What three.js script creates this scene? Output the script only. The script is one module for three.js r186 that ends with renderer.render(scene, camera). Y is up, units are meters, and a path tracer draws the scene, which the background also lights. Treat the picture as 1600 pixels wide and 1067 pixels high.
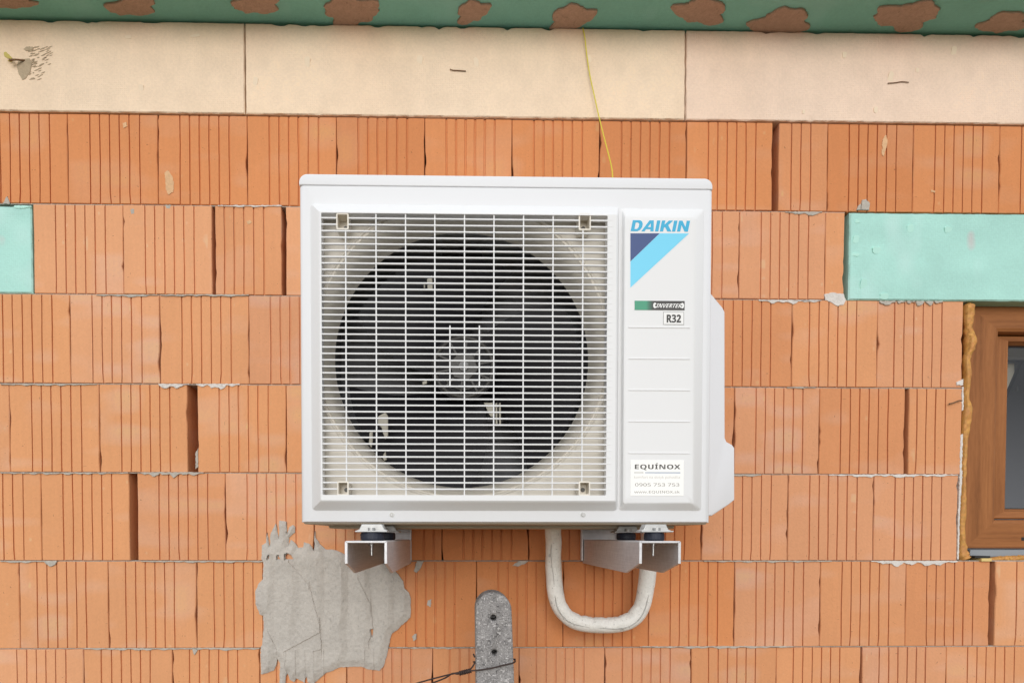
import * as THREE from 'three';
import { mergeGeometries, toCreasedNormals } from 'three/addons/utils/BufferGeometryUtils.js';
import { RoundedBoxGeometry } from 'three/addons/geometries/RoundedBoxGeometry.js';

// ---------------------------------------------------------------- camera, sky, sun, exposure
const scene = new THREE.Scene();
const FPX = 981.275, CX = 740.1, CY = 860.65;          // focal length and optical centre in photograph pixels
const EYE = [0.8524, 1.55, 1.8], YAW = -0.018695, PITCH = -0.023184, ROLL = 0.0007266;
const camera = new THREE.PerspectiveCamera(2 * Math.atan(533.5 / FPX) * 180 / Math.PI, 1600 / 1067, 0.02, 400);
camera.position.set(...EYE);
camera.rotation.order = 'YXZ';
camera.rotation.set(PITCH, YAW, ROLL);
camera.setViewOffset(1600, 1067, 800 - CX, 533.5 - CY, 1600, 1067);
scene.add(camera);

{ // even overcast sky, brighter overhead
  const W = 256, H = 128, d = new Float32Array(W * H * 4);
  for (let y = 0; y < H; y++) for (let x = 0; x < W; x++) {
    const el = (y / (H - 1) - 0.5) * Math.PI, s = Math.max(0, Math.sin(el));
    const cl = 1 + 0.07 * Math.sin(x / W * Math.PI * 6 + 2 * s) * Math.sin(s * 9 + 1);
    const L = (0.76 + 0.12 * s) * cl, i = (y * W + x) * 4;
    d[i] = L * 0.95; d[i + 1] = L; d[i + 2] = L * 1.07; d[i + 3] = 1;
  }
  const sky = new THREE.DataTexture(d, W, H, THREE.RGBAFormat, THREE.FloatType);
  sky.mapping = THREE.EquirectangularReflectionMapping; sky.magFilter = THREE.LinearFilter; sky.needsUpdate = true;
  scene.background = sky; scene.environment = sky;
}
const sun = new THREE.DirectionalLight(new THREE.Color(1, 0.965, 0.915), 1.5);
sun.position.set(0.2, 4.2, 11); sun.target.position.set(1, 1.8, 0);
sun.castShadow = true; sun.shadow.radius = 72; sun.shadow.mapSize.set(2048, 2048);
Object.assign(sun.shadow.camera, { left: -5, right: 5, top: 5, bottom: -5, near: 0.5, far: 30 });
scene.add(sun, sun.target);

const renderer = new THREE.WebGLRenderer();
renderer.toneMapping = THREE.LinearToneMapping;
renderer.toneMappingExposure = 1.15;
renderer.shadowMap.enabled = true;
renderer.setSize(1024, 682);

// ---------------------------------------------------------------- helpers
let seed = 7;
const rnd = () => { seed = (seed + 0x6d2b79f5) | 0; let t = Math.imul(seed ^ (seed >>> 15), 1 | seed); t = (t + Math.imul(t ^ (t >>> 7), 61 | t)) ^ t; return ((t ^ (t >>> 14)) >>> 0) / 4294967296; };
const rr = (a, b) => a + (b - a) * rnd();
const V3 = (x, y, z) => new THREE.Vector3(x, y, z);
const camM = new THREE.Matrix4().makeRotationFromEuler(new THREE.Euler(PITCH, YAW, ROLL, 'YXZ'));
const ray = (px, py) => V3((px - CX) / FPX, -(py - CY) / FPX, -1).applyMatrix4(camM);
// measured point of the photograph on the vertical plane z, or on the level plane y
const at = (px, py, z = 0) => { const d = ray(px, py), t = (z - EYE[2]) / d.z; return V3(EYE[0] + d.x * t, EYE[1] + d.y * t, z); };
const atY = (px, py, y) => { const d = ray(px, py), t = (y - EYE[1]) / d.y; return V3(EYE[0] + d.x * t, y, EYE[2] + d.z * t); };
const X = (px, py, z = 0) => at(px, py, z).x, Y = (px, py, z = 0) => at(px, py, z).y;
// an upright rectangle measured in the photograph, at depth z
const rect = (x0, y0, x1, y1, z, r = 0) => ({ x0: X(x0, (y0 + y1) / 2, z), x1: X(x1, (y0 + y1) / 2, z), y1: Y((x0 + x1) / 2, y0, z), y0: Y((x0 + x1) / 2, y1, z), z, r });

const used = {};
const numbered = (n) => { const k = used[n] = (used[n] ?? -1) + 1; return k ? `${n}_${String(k).padStart(3, '0')}` : n; };
function fin(m) { m.castShadow = m.receiveShadow = true; return m; }
function thing(name, label, category, pos = [0, 0, 0], group) {
  const o = new THREE.Group(); o.name = numbered(name); o.position.set(...pos); scene.add(o);
  o.userData = { label, category }; if (group) o.userData.group = group;
  return o;
}
// geometry is given in world coordinates; it is stored relative to its parent
function obj(name, geo, mat, parent, label) {
  if (Array.isArray(geo)) geo = mergeGeometries(geo.map((g) => { const q = g.index ? g.toNonIndexed() : g; for (const k of Object.keys(q.attributes)) if (!['position', 'normal', 'uv'].includes(k)) q.deleteAttribute(k); if (!q.attributes.uv) boxUV(q); return q; }));
  const m = fin(new THREE.Mesh(geo, mat)); m.name = numbered(name);
  if (label) m.userData.label = label;
  const off = V3(0, 0, 0); let p = parent; while (p && p !== scene) { off.add(p.position); p = p.parent; }
  geo.computeBoundingBox(); const c = geo.boundingBox.getCenter(V3(0, 0, 0));
  geo.translate(-c.x, -c.y, -c.z); m.position.copy(c).sub(off);
  (parent ?? scene).add(m); return m;
}
function boxUV(g, s = 1, ou = 0, ov = 0) { // uv in metres, by the way each face points
  if (g.index) g = g.toNonIndexed();
  if (!g.attributes.normal) g.computeVertexNormals();
  const p = g.attributes.position, n = g.attributes.normal, uv = new Float32Array(p.count * 2);
  for (let i = 0; i < p.count; i++) {
    const ax = Math.abs(n.getX(i)), ay = Math.abs(n.getY(i)), az = Math.abs(n.getZ(i));
    let u, v;
    if (az >= ax && az >= ay) { u = p.getX(i); v = p.getY(i); } else if (ax >= ay) { u = p.getZ(i); v = p.getY(i); } else { u = p.getX(i); v = p.getZ(i); }
    uv[2 * i] = u * s + ou; uv[2 * i + 1] = v * s + ov;
  }
  g.setAttribute('uv', new THREE.BufferAttribute(uv, 2)); return g;
}
const box = (x0, y0, z0, x1, y1, z1) => boxUV(new THREE.BoxGeometry(x1 - x0, y1 - y0, z1 - z0).translate((x0 + x1) / 2, (y0 + y1) / 2, (z0 + z1) / 2));
const rbox = (x0, y0, z0, x1, y1, z1, r = 0.002, s = 2) => boxUV(new RoundedBoxGeometry(x1 - x0, y1 - y0, z1 - z0, s, r).translate((x0 + x1) / 2, (y0 + y1) / 2, (z0 + z1) / 2));
function soup(tris) { const g = new THREE.BufferGeometry(); g.setAttribute('position', new THREE.Float32BufferAttribute(tris.flatMap((p) => [p.x, p.y, p.z]), 3)); return g; }
function ring(q, n) { // a rounded rectangle as a loop of points, anticlockwise seen from the front
  const o = [], r = Math.max(q.r, 1e-5);
  for (const [cx, cy, a] of [[q.x1 - r, q.y1 - r, 0], [q.x0 + r, q.y1 - r, 1], [q.x0 + r, q.y0 + r, 2], [q.x1 - r, q.y0 + r, 3]])
    for (let i = 0; i <= n; i++) { const t = (a + (n ? i / n : 0.5)) * Math.PI / 2, k = n ? 1 : Math.SQRT2; o.push(V3(cx + r * k * Math.cos(t), cy + r * k * Math.sin(t), q.z)); }
  return o;
}
// skin through upright rectangles, each at its own depth
function loft(rects, { n = 3, cap0 = false, cap1 = false, crease = 0.5, side = -1 } = {}) {
  const L = rects.map((q) => ring(q, n)), t = [], m = L[0].length;
  for (let i = 0; i + 1 < L.length; i++) for (let k = 0; k < m; k++) {
    if (side >= 0 && k !== side) continue;
    const a = L[i][k], b = L[i][(k + 1) % m], c = L[i + 1][k], d = L[i + 1][(k + 1) % m];
    t.push(a, b, d, a, d, c);
  }
  const cap = (l, f) => { for (let k = 1; k + 1 < m; k++) f ? t.push(l[0], l[k], l[k + 1]) : t.push(l[0], l[k + 1], l[k]); };
  if (cap0) cap(L[0], false); if (cap1) cap(L[L.length - 1], true);
  return boxUV(toCreasedNormals(soup(t), crease));
}
const shrink = (q, d, z, r) => ({ x0: q.x0 + d, x1: q.x1 - d, y0: q.y0 + d, y1: q.y1 - d, z, r: r ?? Math.max(0, q.r - d) });
function tube(pts, r, seg = 40, rs = 8, closed = false) { return new THREE.TubeGeometry(new THREE.CatmullRomCurve3(pts, closed, 'centripetal'), seg, r, rs, closed); }
const cyl = (x, y, z0, z1, r0, r1 = r0, n = 24) => new THREE.CylinderGeometry(r1, r0, z1 - z0, n).rotateX(Math.PI / 2).translate(x, y, (z0 + z1) / 2);
function extrude(points, z0, z1, bevel = 0, holes = [], seg = 2) { // points: world x, y
  const s = new THREE.Shape(points.map((p) => new THREE.Vector2(p.x, p.y)));
  for (const h of holes) s.holes.push(h);
  const g = new THREE.ExtrudeGeometry(s, { depth: z1 - z0 - 2 * bevel, bevelEnabled: bevel > 0, bevelThickness: bevel, bevelSize: bevel, bevelOffset: -bevel, bevelSegments: seg, curveSegments: 20 });
  return boxUV(g.translate(0, 0, z0 + bevel));
}
// an irregular outline: a closed curve through measured points with ragged detail between them
function ragged(pts, step, amp) {
  const o = [];
  for (let i = 0; i < pts.length; i++) {
    const a = pts[i], b = pts[(i + 1) % pts.length], l = Math.hypot(b.x - a.x, b.y - a.y), n = Math.max(1, Math.round(l / step));
    for (let k = 0; k < n; k++) { const t = k / n; o.push({ x: a.x + (b.x - a.x) * t + (k ? rr(-amp, amp) : 0), y: a.y + (b.y - a.y) * t + (k ? rr(-amp, amp) : 0) }); }
  }
  return o;
}
const poly = (list, z) => list.map(([x, y]) => at(x, y, z));

// ---------------------------------------------------------------- textures
function lattice(n, s) { const a = new Float32Array(n * n); let q = s; for (let i = 0; i < a.length; i++) { q = (Math.imul(q, 1664525) + 1013904223) | 0; a[i] = (q >>> 8) / 16777216; } return a; }
function noise(nx, ny, s) { // periodic value noise with nx by ny cells
  const N = 256, a = lattice(N, s * 7919 + 13), f = (t) => t * t * (3 - 2 * t);
  return (u, v) => {
    const x = u * nx, y = v * ny, xi = Math.floor(x), yi = Math.floor(y), fx = f(x - xi), fy = f(y - yi);
    const g = (i, j) => a[((((j % ny) + ny) % ny) % N) * N + (((i % nx) + nx) % nx) % N];
    return (g(xi, yi) * (1 - fx) + g(xi + 1, yi) * fx) * (1 - fy) + (g(xi, yi + 1) * (1 - fx) + g(xi + 1, yi + 1) * fx) * fy;
  };
}
function tex(size, fn, srgb, rep = 1, repY = rep) {
  const d = new Uint8Array(size * size * 4);
  for (let y = 0; y < size; y++) for (let x = 0; x < size; x++) {
    const c = fn(x / size, y / size), i = (y * size + x) * 4;
    if (typeof c === 'number') d[i] = d[i + 1] = d[i + 2] = Math.max(0, Math.min(255, c * 255));
    else for (let k = 0; k < 3; k++) d[i + k] = Math.max(0, Math.min(255, (srgb ? Math.pow(Math.max(c[k], 0), 1 / 2.2) : c[k]) * 255));
    d[i + 3] = 255;
  }
  const t = new THREE.DataTexture(d, size, size); t.wrapS = t.wrapT = THREE.RepeatWrapping; t.magFilter = THREE.LinearFilter; t.repeat.set(rep, repY);
  if (srgb) t.colorSpace = THREE.SRGBColorSpace; t.needsUpdate = true; return t;
}
const mat = (name, o) => { const m = new THREE.MeshPhysicalMaterial({ roughness: 0.6, ...o }); m.name = name; return m; };
const rgb = (r, g, b) => new THREE.Color().setRGB(r, g, b);
const lerp = (a, b, t) => a + (b - a) * Math.max(0, Math.min(1, t));

// terracotta: drag streaks of the extruder, blotches from the kiln, pores and pale scuffs; tile of 1 m
const nA = noise(5, 4, 1), nB = noise(14, 9, 2), nC = noise(200, 12, 3), nD = noise(250, 250, 4), nE = noise(60, 60, 5), nF = noise(90, 16, 6), nG = noise(9, 30, 16);
const brickTex = tex(1024, (u, v) => {
  const blot = nA(u, v) * 0.6 + nB(u, v) * 0.4, streak = nC(u, v), fine = nD(u, v);
  let k = 0.97 + 0.035 * (streak - 0.5) + 0.06 * (fine - 0.5) + 0.10 * (blot - 0.5);
  const pink = Math.max(0, nB(v, u) * 0.5 + nG(u, v) * 0.5 - 0.56) * 1.5;
  let c = [k, k * (1 + pink * 0.35), k * (1 + pink * 1.1)];
  if (fine > 0.955 && nE(u, v) > 0.5) c = c.map((q) => q * 0.55);
  const scuff = nF(u, v) * nE(v, u); if (scuff > 0.72) { const w = Math.min(1, (scuff - 0.72) * 6); c = [lerp(c[0], 1, w * 0.6), lerp(c[1], 1.35, w * 0.6), lerp(c[2], 1.7, w * 0.6)]; }
  return c.map((q) => q * 0.78);
}, true);
const brickBump = tex(1024, (u, v) => 0.5 + 0.28 * (nD(u, v) - 0.5) + 0.12 * (nC(u, v) - 0.5) + 0.3 * (nE(u, v) - 0.5));
// pale, mid and deeper orange bricks; the orange also paints shade under the unit
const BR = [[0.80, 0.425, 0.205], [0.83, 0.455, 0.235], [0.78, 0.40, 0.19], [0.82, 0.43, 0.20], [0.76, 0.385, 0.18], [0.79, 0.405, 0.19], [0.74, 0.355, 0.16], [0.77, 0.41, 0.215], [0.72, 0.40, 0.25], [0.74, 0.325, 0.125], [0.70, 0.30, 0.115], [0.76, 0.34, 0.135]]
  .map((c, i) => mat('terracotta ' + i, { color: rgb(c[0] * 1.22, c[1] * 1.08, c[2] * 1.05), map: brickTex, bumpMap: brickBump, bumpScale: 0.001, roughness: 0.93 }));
const mN1 = noise(12, 12, 21), mN2 = noise(70, 70, 22), mN3 = noise(240, 240, 23);
const mortarTex = tex(512, (u, v) => { const k = 0.86 + 0.08 * (mN1(u, v) - 0.5) + 0.10 * (mN2(u, v) - 0.5) + 0.13 * (mN3(u, v) - 0.5) - (mN2(v, u) > 0.9 ? 0.12 : 0); return [k, k * 0.985, k * 0.965]; }, true, 2);
const mortarBump = tex(512, (u, v) => 0.5 + 0.5 * (mN2(u, v) - 0.5) + 0.3 * (mN3(u, v) - 0.5), false, 2);
const M = {
  mortar: mat('grey mortar', { color: rgb(0.56, 0.52, 0.46), map: mortarTex, bumpMap: mortarBump, bumpScale: 0.0015, roughness: 0.95 }),
  paleMortar: mat('pale mortar', { color: rgb(0.82, 0.78, 0.74), map: mortarTex, bumpMap: mortarBump, bumpScale: 0.002, roughness: 0.95 }),
  patch: mat('adhesive mortar', { color: rgb(0.62, 0.585, 0.54), map: mortarTex, bumpMap: mortarBump, bumpScale: 0.002, roughness: 0.9 }),
};
const eN1 = noise(6, 5, 31), eN2 = noise(30, 22, 32), eN3 = noise(250, 250, 33);
const waffle = (u, v) => { const a = Math.sin((u + v) * Math.PI * 2 * 95), b = Math.sin((u - v) * Math.PI * 2 * 95); return a * b; };
const foamTex = tex(1024, (u, v) => { const k = 0.93 + 0.07 * (eN1(u, v) - 0.5) + 0.08 * (eN2(u, v) - 0.5) + 0.07 * (eN3(u, v) - 0.5); const p = 0.12 * (eN1(v, u) - 0.5); return [k, k * (1 - p * 0.5), k * (1 - p)]; }, true);
const foamBump = tex(1024, (u, v) => 0.5 + 0.16 * waffle(u, v) * (0.4 + eN2(u, v)) + 0.3 * (eN3(u, v) - 0.5) + 0.4 * (eN2(u, v) - 0.5));
M.cream = mat('cream insulation', { color: rgb(0.97, 0.745, 0.535), map: foamTex, bumpMap: foamBump, bumpScale: 0.0015, roughness: 0.85 });
M.creamPink = mat('rosy cream insulation', { color: rgb(0.96, 0.72, 0.55), map: foamTex, bumpMap: foamBump, bumpScale: 0.0015, roughness: 0.85 });
M.creamTab = mat('pale insulation skin', { color: rgb(0.90, 0.735, 0.55), roughness: 0.8 });
const gN1 = noise(5, 6, 41), gN2 = noise(18, 24, 42), gN3 = noise(9, 4, 43);
const mintTex = tex(1024, (u, v) => {
  const k = 0.9 + 0.08 * (gN1(u, v) - 0.5) + 0.1 * (gN2(u, v) - 0.5) + 0.06 * (eN3(u, v) - 0.5), w = Math.max(0, gN3(u, v + u * 0.5) * 0.6 + gN2(v, u) * 0.4 - 0.55) * 1.6;   // pale rubbed areas
  const dirt = Math.max(0, gN2(u + 0.3, v) * gN2(v, u + 0.6) - 0.62) * 2.2;
  return [lerp(k, 1.25, w) + dirt * 0.5, lerp(k, 1.02, w) - dirt * 0.3, lerp(k, 1.08, w) - dirt * 0.2].map((q) => q * 0.82);
}, true);
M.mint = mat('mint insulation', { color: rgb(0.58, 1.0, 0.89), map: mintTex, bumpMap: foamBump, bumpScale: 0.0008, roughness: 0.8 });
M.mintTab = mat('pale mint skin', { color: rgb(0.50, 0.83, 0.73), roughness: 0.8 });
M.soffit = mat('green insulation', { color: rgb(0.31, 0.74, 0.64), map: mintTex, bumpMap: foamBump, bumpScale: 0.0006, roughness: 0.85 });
M.dab = mat('brown adhesive', { color: rgb(0.55, 0.37, 0.28), map: mortarTex, bumpMap: mortarBump, bumpScale: 0.002, roughness: 0.95 });
const fN = noise(30, 30, 51), fN2 = noise(120, 120, 52);
M.foam = mat('expanding foam', { color: rgb(0.70, 0.33, 0.085), map: tex(256, (u, v) => { const k = 0.84 + 0.28 * (fN(u, v) - 0.5) + 0.10 * (fN2(u, v) - 0.5); return [k, k * (0.9 + 0.2 * fN(v, u)), k * 0.9]; }, true, 5), bumpMap: tex(256, (u, v) => fN(u, v) * 0.6 + fN2(u, v) * 0.4, false, 6), bumpScale: 0.0009, roughness: 0.6 });
// wood-grain film of the window
const wN1 = noise(3, 40, 61), wN2 = noise(6, 140, 62), wN3 = noise(8, 8, 63), wN4 = noise(40, 240, 64);
const woodFn = (u, v) => { const w = v + 0.010 * wN3(u, v), g = wN1(u, w) * 0.45 + wN2(u, w) * 0.35 + wN4(u, v) * 0.2; const k = 0.70 + 0.5 * (g - 0.3); return [k, k * (0.93 + 0.1 * g), k * (0.85 + 0.2 * g)]; };
const woodTex = tex(512, woodFn, true, 1.6), woodTexV = tex(512, (u, v) => woodFn(v, u), true, 1.6);
M.woodH = mat('oak film along', { color: rgb(0.40, 0.155, 0.050), map: woodTex, roughness: 0.55, specularIntensity: 0.5 });
M.woodV = mat('oak film upright', { color: rgb(0.40, 0.155, 0.050), map: woodTexV, roughness: 0.55, specularIntensity: 0.5 });
// concrete of the post with pale and dark stones
const cN = noise(26, 26, 71), cN2 = noise(120, 120, 72), cN3 = noise(64, 64, 73), cN4 = noise(200, 200, 74), cN5 = noise(90, 90, 75);
M.concrete = mat('pebbly concrete', { color: rgb(0.56, 0.54, 0.53), map: tex(1024, (u, v) => {
  let k = 0.72 + 0.3 * (cN(u, v) - 0.5) + 0.35 * (cN4(u, v) - 0.5);
  const a = cN2(u, v), b = cN3(u, v), c = cN5(v, u);
  if (a > 0.78) k = lerp(k, 1.35, (a - 0.78) * 9); if (b > 0.86) k = lerp(k, 1.5, (b - 0.86) * 14); if (c < 0.17) k = lerp(k, 0.28, (0.17 - c) * 12);
  return [k, k * 0.985, k * 0.98].map((q) => q * 0.72);
}, true, 3.2), bumpMap: tex(512, (u, v) => cN2(u, v) * 0.5 + cN4(u, v) * 0.5, false, 3.2), bumpScale: 0.002, roughness: 0.95 });
M.white = mat('white painted steel', { color: rgb(0.79, 0.795, 0.81), roughness: 0.5 });
M.plastic = mat('white plastic', { color: rgb(0.81, 0.81, 0.81), roughness: 0.5 });
M.plasticGrey = mat('cool white plastic', { color: rgb(0.74, 0.74, 0.76), roughness: 0.45 });
M.shroud = mat('ivory plastic', { color: rgb(0.78, 0.725, 0.63), roughness: 0.4 });
M.black = mat('black plastic', { color: rgb(0.009, 0.008, 0.011), roughness: 0.45, specularIntensity: 0.35 });
M.clip = mat('ivory glint tone', { color: rgb(0.52, 0.49, 0.41), roughness: 0.5 });  // stands in for bright glints inside the fan opening
M.hub = mat('charcoal plastic', { color: rgb(0.07, 0.065, 0.06), roughness: 0.42 });
M.coil = mat('dark coil', { color: rgb(0.20, 0.20, 0.21), roughness: 0.8, specularIntensity: 0.3 });
const aN = noise(6, 200, 81), aN2 = noise(40, 40, 82);
const brushed = tex(512, (u, v) => { const k = 0.84 + 0.12 * (aN(u, v) - 0.5) + 0.1 * (aN2(u, v) - 0.5); return [k, k, k]; }, true, 3);
M.alu = mat('mill aluminium', { color: rgb(0.80, 0.79, 0.80), map: brushed, metalness: 0.35, roughness: 0.45 });
M.zinc = mat('zinc plate', { color: rgb(0.60, 0.60, 0.59), map: brushed, metalness: 0.7, roughness: 0.5 });
M.rubber = mat('blue-black rubber', { color: rgb(0.012, 0.015, 0.028), roughness: 0.6 });
M.steel = mat('bright steel', { color: rgb(0.6, 0.6, 0.6), metalness: 0.9, roughness: 0.3 });
M.rust = mat('rusty wire', { color: rgb(0.06, 0.04, 0.035), metalness: 0.3, roughness: 0.7 });
const pN = noise(10, 10, 91), pN2 = noise(60, 60, 92);
M.lagging = mat('white pipe lagging', { color: rgb(0.91, 0.885, 0.84), map: tex(512, (u, v) => { const k = 0.94 + 0.12 * (pN(u, v) - 0.5) + 0.08 * (pN2(u, v) - 0.5); const d = pN2(v, u) > 0.9 ? 0.7 : 1; return [k * d, k * d, k * d * 0.99]; }, true, 3), bumpMap: tex(256, (u, v) => pN(u, v) * 0.6 + pN2(u, v) * 0.4, false, 5), bumpScale: 0.002, roughness: 0.55 });
M.yellow = mat('yellow-green wire', { color: rgb(0.72, 0.62, 0.06), roughness: 0.45 });
M.twig = mat('brown twig', { color: rgb(0.20, 0.11, 0.055), roughness: 0.9 });
M.dry = mat('dry yellow leaf', { color: rgb(0.55, 0.45, 0.13), roughness: 0.9 });
M.shim = mat('pine shim', { color: rgb(0.74, 0.55, 0.22), roughness: 0.8 });
M.sill = mat('grey sill profile', { color: rgb(0.28, 0.30, 0.32), roughness: 0.5 });
M.gasket = mat('black gasket', { color: rgb(0.015, 0.015, 0.015), roughness: 0.6 });
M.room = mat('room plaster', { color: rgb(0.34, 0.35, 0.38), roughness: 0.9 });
M.board = mat('pale lining board', { color: rgb(0.8, 0.74, 0.6), roughness: 0.8 });
const sN = noise(40, 40, 95), sN2 = noise(200, 200, 96);
M.ground = mat('trodden soil', { color: rgb(0.21, 0.165, 0.09), map: tex(512, (u, v) => { const k = 0.8 + 0.5 * (sN(u, v) - 0.5) + 0.4 * (sN2(u, v) - 0.5); return [k, k, k]; }, true, 0.4), roughness: 1 });
M.tile = mat('roof tile', { color: rgb(0.30, 0.12, 0.08), roughness: 0.8 });

// ---------------------------------------------------------------- the ground
const TOP = EYE[1] + 1.1793, PITCH_Y = 0.25;                 // level of the wall's top bed joint; height of one course
{ const g = new THREE.PlaneGeometry(400, 400).rotateX(-Math.PI / 2); boxUV(g); const m = obj('ground', boxUV(g), M.ground); m.userData.kind = 'structure'; }

// ---------------------------------------------------------------- the brick wall
const wall = thing('brick_wall', 'wall of grooved orange hollow clay bricks filling the background, with a dried grey mortar patch', 'brick wall', [0.9, 0, 0]);
const splash = mat('thin tan slurry', { color: rgb(0.84, 0.53, 0.295), map: mortarTex, roughness: 0.9 });
const rowY = (k) => TOP - PITCH_Y * k;                       // bed joint k
const winL = X(1508, 660, 0), winR = winL + 1.5, winT = Y(1560, 471), winB = Y(1560, 874.5);
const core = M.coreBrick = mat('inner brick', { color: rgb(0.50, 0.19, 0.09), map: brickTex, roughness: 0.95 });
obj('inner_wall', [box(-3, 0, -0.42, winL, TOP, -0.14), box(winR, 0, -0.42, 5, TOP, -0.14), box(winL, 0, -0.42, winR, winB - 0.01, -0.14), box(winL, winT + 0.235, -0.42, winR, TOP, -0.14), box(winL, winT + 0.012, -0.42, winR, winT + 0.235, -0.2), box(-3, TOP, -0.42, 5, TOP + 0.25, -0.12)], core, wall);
const DEEP = 0.125;
function brickGeo(w, h, grooves, gw, gd) {
  const NR = 16, notch = (n, lo, hi) => Array.from({ length: n }, () => [rnd() * h, rr(lo, hi), rr(0.006, 0.022)]);
  const nl = rnd() < 0.75 ? notch(1 + (rnd() < 0.5), 0.0015, 0.0048) : [], nr = rnd() < 0.75 ? notch(1 + (rnd() < 0.5), 0.0015, 0.0048) : [];
  const bite = (l, y) => l.reduce((s, [c, d, r]) => s + d * Math.exp(-((y - c) ** 2) / (r * r)), 0);
  const prof = [[0, -DEEP, 1], [0, -0.0022, 1], [0.0016, 0, 1]];
  const hooks = [];
  grooves.forEach((g, i) => { const a = gw * rr(0.85, 1.2) / 2; hooks.push([rnd() < 0.2 ? rr(-0.004, 0.004) : 0, rr(-0.0006, 0.0006), rnd() * 6]);
    for (const [dx, z] of [[-a, 0], [-a * 0.8, -gd], [a * 0.8, -gd], [a, 0]]) prof.push([g + dx, z, 0, i]); });
  prof.push([w - 0.0016, 0, 2], [w, -0.0022, 2], [w, -DEEP, 2]);
  const ys = [0, 0.0018]; for (let i = 1; i < NR; i++) ys.push(h * i / NR); ys.push(h - 0.0018, h);
  const P = ys.map((y, j) => prof.map(([x, z, e, i]) => {
    let px = x, py = y, pz = z;
    if (e === 1) px += bite(nl, y) + 0.0004 * Math.sin(y * 31 + w * 90) + rr(0, 0.0005);
    if (e === 2) px -= bite(nr, y) + 0.0004 * Math.sin(y * 27 + w * 70) + rr(0, 0.0005);
    if (e === 0) { px += hooks[i][1] * Math.sin(y * 25 + hooks[i][2]) + (j < 3 ? hooks[i][0] * (3 - j) / 3 : 0) + rr(-0.00025, 0.00025); }
    if (j === 0 || j === ys.length - 1) { if (z > -0.003) pz -= 0.0018; py += (j ? -1 : 1) * rr(0, 0.0009); }
    return V3(px, py, pz);
  }));
  const t = [];
  for (let j = 0; j + 1 < P.length; j++) for (let i = 0; i + 1 < prof.length; i++) t.push(P[j][i], P[j][i + 1], P[j + 1][i + 1], P[j][i], P[j + 1][i + 1], P[j + 1][i]);
  for (const [r, up] of [[P[0], 0], [P[P.length - 1], 1]]) for (let i = 0; i + 1 < prof.length; i++) {
    const a = r[i], b = r[i + 1], c = V3(a.x, a.y, -DEEP), d = V3(b.x, b.y, -DEEP);
    if (i === 0 || i === prof.length - 2) continue;
    up ? t.push(a, b, d, a, d, c) : t.push(b, a, c, b, c, d);
  }
  return toCreasedNormals(soup(t), 0.45);
}
const GR = [0.0615, 0.0888, 0.1158, 0.143, 0.1705, 0.199];
function brick(k, px0, px1, { flip = false, tint = -1, from = 'whole' } = {}) {
  const y0 = rowY(k + 1) + 0.0012, y1 = rowY(k) - 0.0012, h = y1 - y0, py = CY - 0 && (rowPx[k]);
  const x0 = X(px0, py) + 0.0007, x1 = X(px1, py) - 0.0007, w = x1 - x0;
  let g = GR.map((v) => (flip ? 0.248 - v : v)).sort((a, b) => a - b);
  if (from === 'whole') g = g.map((v) => v * w / 0.248); else if (from === 'right') g = g.map((v) => v - 0.248 + w);
  g = g.filter((v) => v > 0.012 && v < w - 0.012);
  const near = Math.exp(-(((x0 + x1) / 2 - EYE[0]) ** 2) / 0.5);
  const geo = brickGeo(w, h, g, 0.0034 + 0.0024 * near, 0.0048);
  geo.translate(x0, y0, rr(-0.0012, 0.0012));
  boxUV(geo, 1, rnd(), rnd());
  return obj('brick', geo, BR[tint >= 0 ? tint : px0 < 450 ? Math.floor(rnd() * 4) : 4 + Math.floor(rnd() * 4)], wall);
}
const rowPx = [256, 396, 534, 671, 808, 944, 1080];
const run = (k, xs, o = {}) => { for (let i = 0; i + 1 < xs.length; i++) brick(k, xs[i], xs[i + 1], typeof o === 'function' ? o(i) : o); };
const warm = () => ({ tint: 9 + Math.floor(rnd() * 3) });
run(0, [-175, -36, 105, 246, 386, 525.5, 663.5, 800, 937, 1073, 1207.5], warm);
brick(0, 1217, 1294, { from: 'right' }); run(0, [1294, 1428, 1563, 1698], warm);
run(1, [51, 192, 331], {}); brick(1, 335.5, 440, { from: 'right' }); run(1, [446, 584, 722, 860, 1019, 1155.5, 1290]); brick(1, 1290, 1320.5, { from: 'left' });
run(2, [-170, -31, 109, 249, 388.5, 527, 664, 800, 936, 1103, 1238, 1371.5, 1506], (i) => ({ flip: i > 8, tint: i === 4 ? 7 : -1 }));
run(3, [-127, 14, 154.5, 292.5]); brick(3, 308, 447, { tint: 3 }); run(3, [447, 585, 722, 860, 1010, 1148, 1281, 1415]); brick(3, 1420.5, 1504, { from: 'right' });
run(4, [-77, 63.5, 202]); run(4, [214, 352, 490.5, 628.5]); brick(4, 628.5, 690.5, { from: 'left', tint: 10 }); run(4, [690.5, 826, 962, 1097, 1231.5, 1365.5, 1497], (i) => ({ tint: i > 3 ? 7 : i < 3 ? 10 : -1 }));  // deeper orange middle bricks paint in the shade below the unit
run(5, [-110, 29.5, 168.5, 306.5, 445, 607, 744.5, 880, 1014, 1148, 1282, 1416, 1547.5], (i) => ({ flip: i < 4 || i === 5, tint: i > 4 && i < 9 ? 9 + i % 3 : -1 })); brick(5, 1555.5, 1690, { tint: 0 });  // orange middle bricks carry that painted shade one course lower
run(6, [-148, -8, 130.5, 269, 405.5, 541.5, 676, 811, 945, 1080, 1213, 1345.5], (i) => ({ flip: i > 1 })); run(6, [1347.5, 1479, 1612, 1745], (i) => ({ flip: i === 0 }));

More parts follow.
